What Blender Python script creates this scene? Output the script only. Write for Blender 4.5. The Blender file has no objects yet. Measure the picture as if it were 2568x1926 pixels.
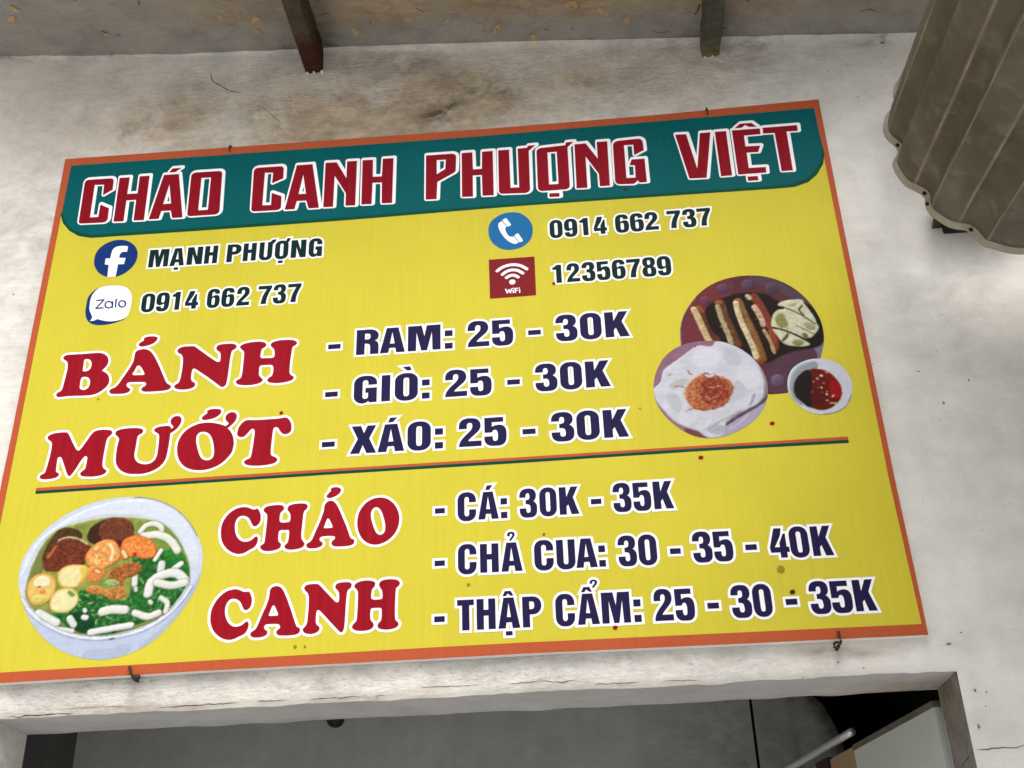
import bpy, bmesh, math, random
import numpy as np
from mathutils import Vector, Matrix
from mathutils.geometry import delaunay_2d_cdt

S = bpy.context.scene
COL = S.collection
ZB = 2.13                                   # height of the sign's bottom edge above the pavement

# ---------------------------------------------------------------- camera, sky, sun, exposure
cam = bpy.data.objects.new('camera', bpy.data.cameras.new('camera'))
COL.objects.link(cam)
cam.matrix_world = Matrix(((0.996115, 0.065783, 0.058546, 1.136305), (0.082707, -0.470525, -0.878502, -1.984247), (-0.030243, 0.879931, -0.474138, 1.597115), (0.000000, 0.000000, 0.000000, 1.000000)))
cam.data.sensor_width = 36.0
cam.data.lens = 40.486
cam.data.clip_start = 0.05
cam.data.clip_end = 400.0
S.camera = cam

SUN_EL, SUN_AZ = 52.0, 20.0                # azimuth: 0 = straight at the wall from the street, negative = from the left
world = bpy.data.worlds.new('World')
S.world = world
world.use_nodes = True
wn, wl = world.node_tree.nodes, world.node_tree.links
sky = wn.new('ShaderNodeTexSky')
sky.sky_type = 'NISHITA'
sky.sun_disc = False
sky.sun_elevation = math.radians(SUN_EL)
sky.sun_rotation = math.radians(180.0 - SUN_AZ)
sky.air_density = 1.0
sky.dust_density = 6.0
sky.ozone_density = 0.6
hs = wn.new('ShaderNodeHueSaturation')
hs.inputs['Saturation'].default_value = 0.55   # overcast: the blue is hidden by cloud
bg = wn['Background']
bg.inputs['Strength'].default_value = 0.15
wl.new(sky.outputs['Color'], hs.inputs['Color'])
wl.new(hs.outputs['Color'], bg.inputs['Color'])

sun = bpy.data.objects.new('sun', bpy.data.lights.new('sun', 'SUN'))
COL.objects.link(sun)
sun.data.energy = 0.8
sun.data.angle = math.radians(70.0)
sun.data.color = (1.0, 0.99, 0.975)
_e, _a = math.radians(SUN_EL), math.radians(SUN_AZ)
_to = Vector((math.sin(_a) * math.cos(_e), -math.cos(_a) * math.cos(_e), math.sin(_e)))
sun.rotation_euler = (-_to).to_track_quat('-Z', 'Y').to_euler()

S.view_settings.view_transform = 'Standard'
S.view_settings.look = 'None'
S.view_settings.exposure = 0.46
S.view_settings.gamma = 1.0
S.view_settings.use_curve_mapping = False
S.render.engine = 'CYCLES'
S.cycles.max_bounces = 8
S.cycles.diffuse_bounces = 5
S.cycles.use_denoising = True
S.render.resolution_x, S.render.resolution_y = 1024, 768

# ---------------------------------------------------------------- measured outlines
# outlines in tenths of a millimetre on the face of the sign (x from its left edge, z from its bottom edge); * marks a corner, | a hole, / a further piece
DISH={
 'BANH':[
  '796,6668 815,6719 864,6742 967,6744 1176,6741 1395,6742 1517,6742 1617,6722 1704,6670 1761,6584 1770,6481 1736,6396 1663,6314* 1756,6253 1821,6181 1850,6098 1851,6005 1814,5928 1740,5854 1642,5789 1527,5758 1372,5756 1119,5768 975,5765 892,5758 832,5760 793,5792 784,5832 814,5870 864,5899 891,5957 908,6116 919,6276 926,6424 912,6534 884,6590 840,6621|1258,6595 1317,6611 1375,6586 1414,6529 1425,6454 1412,6380 1370,6336 1306,6321 1260,6342 1257,6399 1255,6494|1272,6182 1330,6194 1401,6166 1441,6116 1455,6048 1448,5969 1409,5912 1340,5891 1276,5915 1255,5950 1250,6023 1250,6130',
  '2311,6671 2341,6723 2416,6752 2501,6755 2589,6725 2671,6650 2744,6542 2837,6373 2932,6177 3011,6011 3056,5928 3108,5885 3153,5855 3159,5808 3121,5771 3040,5751 2911,5744 2732,5746 2612,5757 2568,5780 2551,5820 2570,5859 2620,5888 2637,5926 2610,5968 2548,5982 2404,5990 2284,5993 2239,5969 2233,5923 2263,5881 2315,5845 2320,5805 2278,5762 2186,5742 2042,5746 1945,5756 1899,5790 1890,5836 1929,5873 1997,5901 2059,5976 2126,6104 2203,6246 2269,6389 2303,6495 2308,6603|2393,6359 2427,6373 2474,6340 2526,6262 2570,6178 2564,6149 2444,6150 2347,6157 2323,6183 2343,6235 2370,6300/2455,7024* 2513,7047 2610,7051 2697,7040 2748,7001 2733,6940 2679,6882 2587,6841 2492,6821 2407,6824 2367,6852 2373,6899 2417,6937 2462,6968*',
  '3202,6655 3222,6705 3276,6740 3391,6750 3494,6746 3559,6735 3615,6688 3768,6561 3934,6426 4030,6354 4089,6331 4121,6354 4121,6440 4114,6520 4080,6573 4031,6613 4013,6672 4041,6720 4122,6743 4236,6746 4352,6737 4412,6709 4438,6668 4414,6612 4354,6573 4335,6495 4324,6353 4318,6182 4314,6013 4302,5859 4279,5770 4225,5741 4173,5764 4091,5833 3927,5971 3763,6097 3640,6191 3587,6212 3563,6176 3554,6098 3556,5999 3579,5927 3633,5888 3657,5837 3631,5783 3559,5753 3447,5741 3333,5752 3254,5783 3226,5827 3250,5874 3303,5906 3331,5974 3340,6086 3348,6256 3342,6428 3323,6516 3288,6569 3233,6602',
  '4507,6640 4535,6689 4621,6726 4747,6745 4875,6745 4977,6731 5037,6693 5056,6648 5025,6600 4971,6561 4957,6490 4951,6404 4974,6353 5082,6344 5208,6342 5237,6375 5236,6454 5227,6527 5185,6580 5151,6619 5147,6670 5189,6710 5282,6736 5409,6744 5549,6735 5640,6711 5683,6664 5677,6614 5628,6582 5599,6541 5588,6412 5576,6256 5573,6100 5574,5988 5599,5922 5652,5883 5670,5847 5644,5800 5572,5771 5461,5751 5336,5746 5223,5762 5153,5788 5131,5832 5158,5886 5212,5917 5233,5985 5238,6084 5221,6149 5182,6176 5068,6182 4980,6177 4951,6148 4949,6063 4952,5971 4987,5912 5031,5867 5032,5818 4985,5780 4887,5752 4763,5743 4637,5753 4535,5778 4489,5831 4502,5872 4574,5916 4599,5991 4606,6132 4607,6274 4608,6417 4599,6525 4557,6579',
 ],
 'MUOT':[
  '765,4853 780,4894 845,4934 971,4953 1100,4952 1160,4937 1208,4877 1288,4733 1366,4604 1421,4536 1460,4533 1502,4588 1573,4713 1643,4847 1709,4926 1795,4952 1910,4953 2015,4939 2071,4907 2081,4858 2045,4812 2001,4760 1984,4657 1975,4493 1973,4330 1979,4194 2003,4119 2059,4074 2079,4040 2052,3995 1975,3960 1851,3945 1712,3950 1609,3967 1563,4000 1557,4041 1592,4079 1636,4123 1647,4217 1650,4325 1643,4373 1608,4396 1573,4371 1513,4266 1446,4122 1386,4019 1347,3984 1309,4011 1258,4108 1181,4275 1125,4388 1083,4415 1049,4386 1048,4271 1052,4149 1063,4101 1121,4057 1130,4022 1089,3978 992,3954 867,3949 782,3965 745,4008 762,4047 831,4090 850,4162 866,4297 880,4445 885,4610 879,4706 853,4764 794,4809',
  '2143,4867 2167,4907 2246,4937 2372,4951 2513,4948 2630,4933 2699,4898 2710,4855 2683,4816 2624,4778 2605,4711 2601,4560 2595,4410 2601,4314 2643,4230 2714,4172 2805,4143 2906,4145 2988,4187 3037,4258 3054,4378 3055,4528 3050,4679 3036,4763 2990,4808 2937,4846 2935,4895 2989,4930 3089,4947 3190,4949 3243,4931 3277,4880* 3312,4913 3273,4964 3243,5018 3247,5090 3295,5140 3367,5154 3430,5130 3461,5062 3452,4983 3407,4895 3343,4827 3269,4780* 3266,4678 3261,4500 3252,4351 3235,4231 3184,4126 3094,4038 2964,3974 2818,3941 2667,3943 2514,3964 2394,4018 2301,4105 2244,4217 2225,4340 2221,4504 2228,4640 2236,4722 2210,4773 2160,4818',
  '3443,4400 3440,4542 3474,4669 3550,4793 3672,4889 3810,4945 3964,4963 4121,4946 4256,4907 4362,4862* 4421,4901 4409,4935 4363,4984 4348,5051 4369,5115 4437,5156 4497,5156 4554,5122 4576,5054 4561,4970 4497,4883 4414,4808* 4474,4741 4531,4634 4562,4515 4565,4400 4538,4274 4465,4165 4357,4058 4212,3980 4052,3940 3887,3941 3731,3981 3605,4058 3509,4179 3461,4297|3802,4607 3811,4697 3859,4752 3935,4764 4022,4734 4088,4665 4141,4545 4175,4401 4189,4285 4174,4197 4120,4150 4044,4143 3963,4180 3902,4267 3853,4398 3817,4516/3960,5224* 4020,5253 4116,5259 4213,5243 4253,5203 4240,5144 4180,5083 4088,5043 3982,5024 3903,5027 3868,5059 3884,5104 3934,5147 3970,5170*',
  '4618,4718 4630,4795 4676,4883 4742,4944 4813,4962 4921,4951 5100,4947 5290,4947 5433,4950 5527,4964 5587,4955 5637,4906 5678,4825 5694,4720 5677,4644 5621,4602 5550,4601 5495,4637 5449,4705 5410,4753 5368,4762 5335,4732 5324,4630 5318,4463 5314,4297 5318,4208 5339,4156 5406,4119 5450,4079 5448,4028 5392,3988 5277,3964 5126,3956 4974,3966 4855,3993 4807,4034 4813,4078 4869,4112 4919,4140 4936,4221 4949,4360 4960,4526 4964,4668 4952,4734 4918,4759 4878,4739 4824,4671 4770,4610 4706,4593 4645,4615 4613,4667',
 ],
 'CHAO':[
  '4476,2618 4473,2711 4493,2823 4542,2928 4624,3023 4727,3088 4833,3114 4915,3111 4989,3087 5045,3058 5091,3052 5130,3065 5158,3051 5195,2987 5217,2900 5217,2815 5186,2747 5135,2709 5099,2712 5070,2740 5039,2798 5002,2866 4949,2912 4884,2935 4821,2930 4771,2890 4741,2817 4735,2723 4753,2619 4793,2523 4852,2455 4926,2418 4997,2416 5067,2437 5117,2480 5151,2506 5183,2495 5196,2452 5191,2388 5164,2325 5123,2281 5055,2249 4988,2207 4919,2184 4839,2181 4748,2208 4655,2264 4577,2342 4519,2438 4488,2533',
  '5264,3020 5271,3058 5313,3093 5402,3111 5510,3116 5591,3109 5638,3082 5656,3038 5639,2996 5601,2961 5585,2905 5583,2820 5595,2773 5632,2753 5713,2751 5770,2760 5786,2789 5789,2854 5781,2912 5753,2961 5724,3000 5723,3048 5746,3084 5816,3110 5914,3119 6013,3115 6077,3097 6105,3052 6091,3001 6053,2965 6034,2914 6026,2821 6023,2708 6018,2597 6015,2495 6027,2411 6051,2363 6080,2329 6089,2292 6062,2247 6002,2219 5915,2206 5827,2204 5755,2220 5713,2259 5719,2300 5757,2339 5775,2398 5781,2490 5780,2565 5763,2594 5705,2599 5625,2601 5590,2581 5581,2521 5583,2429 5600,2372 5638,2333 5643,2287 5613,2243 5544,2215 5448,2202 5350,2208 5282,2240 5252,2283 5258,2319 5305,2349 5324,2380 5331,2472 5336,2592 5340,2714 5343,2826 5340,2902 5323,2950 5285,2986',
  '6427,3041 6447,3087 6486,3123 6539,3135 6593,3120 6640,3075 6688,2996 6747,2869 6805,2734 6864,2590 6913,2458 6942,2382 6965,2353 7010,2332 7024,2299 7009,2249 6957,2220 6870,2210 6765,2209 6668,2217 6614,2241 6593,2284 6606,2329 6644,2359 6656,2395 6633,2420 6570,2430 6473,2432 6403,2424 6373,2399 6366,2367 6394,2333 6427,2303 6424,2262 6386,2228 6317,2207 6229,2205 6158,2219 6125,2257 6127,2298 6166,2324 6212,2362 6251,2452 6298,2579 6345,2697 6384,2817 6411,2909 6422,2984|6489,2768 6506,2779 6529,2766 6567,2693 6597,2616 6590,2591 6528,2588 6448,2590 6434,2608 6450,2654 6469,2713/6528,3378* 6563,3403 6626,3408 6689,3395 6729,3356 6724,3308 6686,3258 6625,3219 6554,3195 6496,3192 6462,3215 6463,3253 6500,3299 6534,3335*',
  '7064,2643 7066,2746 7093,2866 7152,2975 7238,3065 7344,3120 7459,3141 7566,3127 7665,3075 7756,2984 7820,2867 7853,2743 7851,2612 7818,2485 7750,2369 7655,2283 7543,2226 7430,2205 7316,2226 7218,2287 7145,2370 7093,2484 7071,2568|7319,2795 7326,2870 7358,2925 7411,2949 7464,2927 7515,2858 7553,2752 7582,2639 7593,2536 7582,2453 7543,2405 7491,2396 7437,2430 7396,2502 7358,2606 7331,2701',
 ],
 'CANH':[
  '4434,962 4430,1058 4444,1153 4483,1256 4551,1358 4640,1442 4740,1489 4844,1503 4915,1488 4978,1458 5023,1442 5075,1445 5106,1442 5140,1396 5167,1323 5176,1244 5162,1166 5127,1115 5081,1096 5041,1111 5012,1157 4985,1219 4941,1275 4886,1311 4824,1323 4765,1307 4718,1252 4694,1174 4692,1096 4709,1008 4747,919 4805,847 4877,804 4946,800 5014,818 5062,854 5103,884 5133,876 5150,828 5143,760 5114,693 5070,648 4996,618 4914,579 4830,564 4743,576 4654,615 4562,688 4493,778 4451,875',
  '5492,1384 5497,1446 5532,1497 5583,1516 5644,1513 5698,1483 5745,1423 5805,1305 5866,1161 5927,1010 5978,869 6013,781 6037,737 6085,708 6096,673 6082,627 6028,596 5935,587 5825,588 5722,597 5678,624 5665,663 5682,696 5722,728 5728,762 5700,798 5640,810 5554,812 5477,810 5445,786 5439,752 5458,717 5499,689 5502,646 5475,609 5408,584 5323,579 5246,587 5201,619 5195,667 5229,699 5278,731 5315,802 5358,920 5400,1039 5444,1150 5476,1253 5488,1323|5561,1143 5582,1155 5609,1136 5649,1051 5677,985 5663,965 5595,963 5517,967 5507,985 5525,1041',
  '6129,1441 6136,1477 6172,1507 6243,1517 6333,1518 6383,1509 6416,1484 6482,1411 6576,1310 6670,1209 6726,1156 6761,1150 6778,1185 6779,1258 6770,1331 6743,1374 6710,1412 6702,1458 6725,1494 6782,1515 6871,1519 6952,1513 6994,1488 7002,1446 6983,1401 6940,1367 6924,1313 6915,1213 6910,1087 6907,952 6903,818 6895,685 6876,611 6846,591 6810,610 6746,676 6635,797 6523,920 6448,1000 6412,1023 6386,1008 6375,955 6374,865 6379,794 6403,748 6445,710 6446,661 6410,619 6336,594 6248,595 6181,618 6148,660 6150,699 6192,742 6215,803 6222,910 6228,1053 6226,1198 6219,1289 6198,1350 6160,1389',
  '7051,1420 7062,1461 7105,1499 7185,1522 7283,1528 7373,1514 7427,1485 7435,1439 7416,1394 7382,1355 7370,1297 7367,1224 7378,1178 7418,1161 7498,1158 7560,1168 7572,1203 7571,1267 7556,1332 7523,1379 7504,1426 7512,1471 7552,1506 7631,1524 7730,1526 7828,1508 7878,1468 7885,1427 7861,1387 7822,1353 7812,1280 7807,1163 7805,1037 7805,911 7810,795 7823,759 7863,721 7873,681 7847,638 7774,607 7678,597 7582,606 7515,634 7494,679 7513,723 7551,765 7563,835 7565,934 7555,988 7519,1003 7440,1005 7378,998 7362,963 7359,882 7366,802 7394,756 7423,719 7421,666 7380,624 7302,600 7197,598 7100,614 7044,655 7037,695 7069,742 7107,780 7118,860 7123,976 7124,1111 7124,1238 7120,1320 7096,1367',
 ],
}
TITLE=[
 '571,11303,96 1239,11290,85 1252,10964 1049,10828 1033,11127 818,11139 838,10240 1026,10235 1025,10575 1240,10456 1258,10067,114 599,10090,62',
 '1368,11285 1603,11280 1607,10813 1839,10808 1831,11284 2059,11283 2081,10053 1843,10063 1831,10630 1612,10633 1620,10063 1391,10072',
 '2387,11269 2732,11266 2946,10047 2713,10051 2656,10257 2446,10264 2410,10055 2183,10061|2547,10988 2642,10455 2465,10452/2569,11438 2776,11436 2643,11328 2498,11330',
 '3020,11271,105 3725,11259,83 3765,10057,112 3041,10063,82|3264,11101 3480,11095 3494,10204 3278,10207',
 '4441,11268,104 5120,11258,82 5128,10911 4882,10797 4888,11093 4702,11109 4709,10213 4900,10203 4895,10535 5120,10423 5134,10047,101 4470,10060,71',
 '5412,11250 5768,11248 5971,10030 5743,10032 5681,10247 5471,10255 5434,10039 5214,10044|5574,10969 5664,10438 5500,10441',
 '6062,11258 6313,11246 6547,10783 6546,11249 6769,11245 6771,10017 6556,10029 6553,10362 6282,10876 6283,10026 6066,10034',
 '6894,11245 7127,11240 7136,10764 7336,10755 7349,11244 7587,11241 7578,10010 7351,10019 7340,10588 7134,10595 7130,10020 6903,10029',
 '8311,11242 8985,11236,109 8969,10725,48 8564,10482 8548,10021 8312,10028|8552,11088 8751,11083 8738,10823 8552,10700',
 '9105,11233 9340,11231 9350,10754 9545,10753 9556,11225 9793,11226 9789,10009 9546,10017 9542,10581 9341,10586 9340,10013 9101,10027',
 '9913,11226 10155,11227 10157,10175 10342,10172 10344,11232 10549,11239 10573,11292 10742,11296 10586,11148 10574,9999,117 9902,10033,82',
 '10755,11198,107 11387,11226 11415,11305 11577,11307 11438,11160 11433,10019,104 10743,10021,105|10994,11062 11196,11063 11193,10182 10990,10184/10984,9946 11199,9940 11199,9839 10979,9845',
 '11594,11229 11839,11235 12075,10787 12082,11248 12314,11246 12287,10031 12072,10031 12073,10367 11817,10867 11805,10019 11573,10026',
 '12431,11228,118 13082,11254,118 13085,10921 12869,10802 12869,11093 12669,11098 12654,10200 12848,10196 12859,10527 12743,10538 12802,10689 13082,10689 13079,10051 12924,10052 12888,10113 12807,10028,23 12404,10052,104',
 '13797,11278 14035,11270 14176,10307 14334,11270 14562,11271 14347,10045 13984,10057',
 '14657,11273 14900,11271 14887,10055 14652,10056',
 '15026,11275 15629,11272 15622,11110 15268,11106 15263,10808 15576,10797 15509,10628 15266,10634 15259,10220 15618,10212 15610,10063 15016,10065/15089,11327 15220,11442 15467,11445 15573,11324 15409,11334 15331,11395 15242,11327/15204,9991 15417,9991 15420,9876 15199,9879',
 '15693,11282 16434,11283 16424,11121 16185,11127 16169,10065 15931,10070 15929,11114 15680,11120',
]
# kind, baseline (x0,z0,x1,z1), cap line, letters with their left and right edges in tenths of a millimetre
LINES=[
 ('price',(9330,2577,12941,2576),(9434,3124,12937,3124),'- 8523 8709; C 8947 9293; Á 9330 9713; : 9753 9874; 3 10105 10429; 0 10475 10794; K 10842 11204; - 11426 11619; 3 11839 12171; 5 12207 12534; K 12581 12941'),
 ('price',(9350,1549,15664,1509),(9351,2098,15656,2067),'- 8517 8707; C 8945 9286; H 9350 9690; Ả 9734 10120; C 10338 10687; U 10740 11080; A 11089 11475; : 11502 11622; 3 11856 12186; 0 12219 12550; - 12781 12974; 3 13192 13535; 5 13564 13904; - 14124 14327; 4 14556 14897; 0 14915 15252; K 15302 15664'),
 ('price',(9010,506,16239,468),(8924,1065,16230,1031),'- 8512 8701; T 8924 9225; H 9272 9609; Ậ 9653 10042; P 10088 10429; C 10674 11014; Ẩ 11056 11444; M 11488 11987; : 12050 12176; 2 12411 12737; 5 12776 13113; - 13336 13536; 3 13759 14104; 0 14132 14457; - 14693 14892; 3 15116 15463; 5 15481 15835; K 15874 16239'),
 ('price',(6914,6269,12421,6283),(6916,6853,12418,6867),'- 6337 6592; R 6914 7383; A 7398 7909; M 7967 8631; : 8716 8876; 2 9181 9614; 5 9672 10099; - 10401 10656; 3 10958 11389; 0 11444 11872; K 11941 12421'),
 ('price',(7453,5176,11967,5186),(7454,5762,11960,5766),'- 6326 6580; G 6901 7363; I 7453 7628; Ò 7719 8180; : 8260 8414; 2 8722 9155; 5 9215 9641; - 9948 10199; 3 10503 10934; 0 10989 11419; K 11486 11967'),
 ('price',(6868,4078,12236,4082),(6885,4668,12238,4672),'- 6313 6567; X 6868 7382; Á 7407 7925; O 7986 8441; : 8519 8677; 2 8985 9420; 5 9476 9904; - 10211 10464; 3 10768 11202; 0 11251 11688; K 11762 12236'),
 ('contact',(2321,8782,6093,8755),(2309,9239,5742,9214),'M 2321 2753; Ạ 2787 3108; N 3159 3495; H 3540 3825; P 4028 4341; H 4383 4668; Ư 4731 5017; Ợ 5073 5364; N 5422 5748; G 5805 6095'),
 ('contact',(3025,7658,5601,7645),(3126,8103,5701,8099),'0 2298 2583; 9 2612 2895; 1 2952 3123; 4 3235 3520; 6 3705 3976; 6 4015 4290; 2 4337 4612; 7 4788 5076; 3 5113 5386; 7 5419 5701'),
 ('contact',(11653,8790,14201,8812),(11762,9234,14325,9262),'0 10946 11218; 9 11252 11528; 1 11578 11758; 4 11870 12148; 6 12328 12611; 6 12639 12921; 2 12945 13224; 7 13411 13699; 3 13735 14012; 7 14039 14325'),
 ('contact',(11026,7653,12641,7659),(11143,8098,12762,8110),'1 10956 11139; 2 11247 11516; 3 11558 11832; 5 11867 12140; 6 12178 12452; 7 12478 12762; 8 12797 13075; 9 13100 13383'),
]
ICON={
 'phone_disc':'9651,9064 9664,9200 9717,9327 9815,9421 9959,9502 10101,9527 10242,9518 10354,9476 10463,9383 10543,9265 10586,9137 10593,9020 10574,8893 10525,8775 10438,8675 10324,8604 10184,8566 10045,8565 9919,8606 9815,8683 9727,8778 9674,8905',
 'phone_hand':'9874,9264* 9943,9316* 10037,9167* 10017,9134 10012,9080 10041,8988 10083,8916 10133,8891 10189,8893* 10281,8733* 10233,8707 10177,8708 10106,8752 10025,8833 9950,8949 9891,9077 9866,9189/9955,9339* 10018,9379 10046,9373* 10134,9213* 10113,9173 10051,9162*/10198,8913* 10252,8962 10286,8956* 10375,8782* 10357,8750 10295,8738*',
 'wifi_sq':'9647,8350* 10601,8349* 10598,7394* 9650,7389*',
 'wifi_arcs':[(68,'9813,8054 9900,8121 10018,8169 10162,8182 10304,8144 10380,8091 10430,8052'),(68,'9921,7959 10001,8019 10093,8049 10164,8050 10241,8029 10305,7985 10343,7954'),(68,'10003,7871 10069,7912 10131,7922 10192,7905 10243,7866'),(123,'10114,7756 10125,7756')],
 'wifi_txt':[(26,'9979,7592* 10009,7496* 10047,7576* 10073,7494* 10102,7589*'),(26,'10133,7554 10135,7493'),(29,'10131,7598 10133,7598'),(26,'10172,7593 10176,7495'),(23,'10174,7594 10224,7594'),(23,'10175,7545 10218,7545'),(26,'10263,7558 10265,7490'),(29,'10258,7595 10260,7596')],
 'soc_disc':'1105,9027 1097,9144 1114,9267 1173,9387 1271,9483 1398,9549 1530,9576 1667,9564 1791,9521 1901,9442 1984,9344 2037,9228 2054,9116 2041,8986 1997,8874 1924,8771 1825,8685 1716,8630 1604,8605 1487,8612 1377,8655 1267,8732 1182,8835 1126,8942',
 'soc_f':'1455,8613* 1443,8929* 1352,8950* 1351,9105* 1455,9096* 1459,9196 1477,9319 1533,9383 1612,9404 1700,9403 1790,9389 1811,9366* 1807,9238* 1721,9245 1672,9218 1653,9165 1654,9096* 1796,9080* 1779,8920* 1647,8928* 1638,8609*',
 'chat_blob':'1106,7734 1093,7890 1098,8085 1135,8199 1222,8302 1310,8354 1504,8334 1912,7823 1976,7540 1890,7486 1762,7443 1598,7418 1444,7419 1312,7448 1216,7510 1145,7608',
 'chat_bub':'1169,7923 1166,8055 1187,8171 1229,8254 1312,8342 1443,8379 1599,8385 1772,8363 1900,8316 1993,8230 2048,8123 2069,8012 2073,7825 2052,7672 2006,7568 1886,7509 1722,7488 1586,7503 1467,7539 1383,7565 1314,7533 1232,7539* 1265,7590 1264,7644 1207,7757 1177,7844',
 'chat_txt':[(34,'1305,8035* 1464,8037* 1320,7836* 1472,7836*'),(34,'1669,7897 1653,7840 1595,7826 1537,7850 1509,7910 1521,7968 1572,7987 1637,7962 1671,7897'),(34,'1664,7971 1674,7831'),(34,'1732,8032 1741,7833'),(34,'1951,7905 1936,7844 1884,7825 1830,7853 1802,7909 1819,7962 1870,7982 1925,7954 1952,7905')],
}
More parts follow.
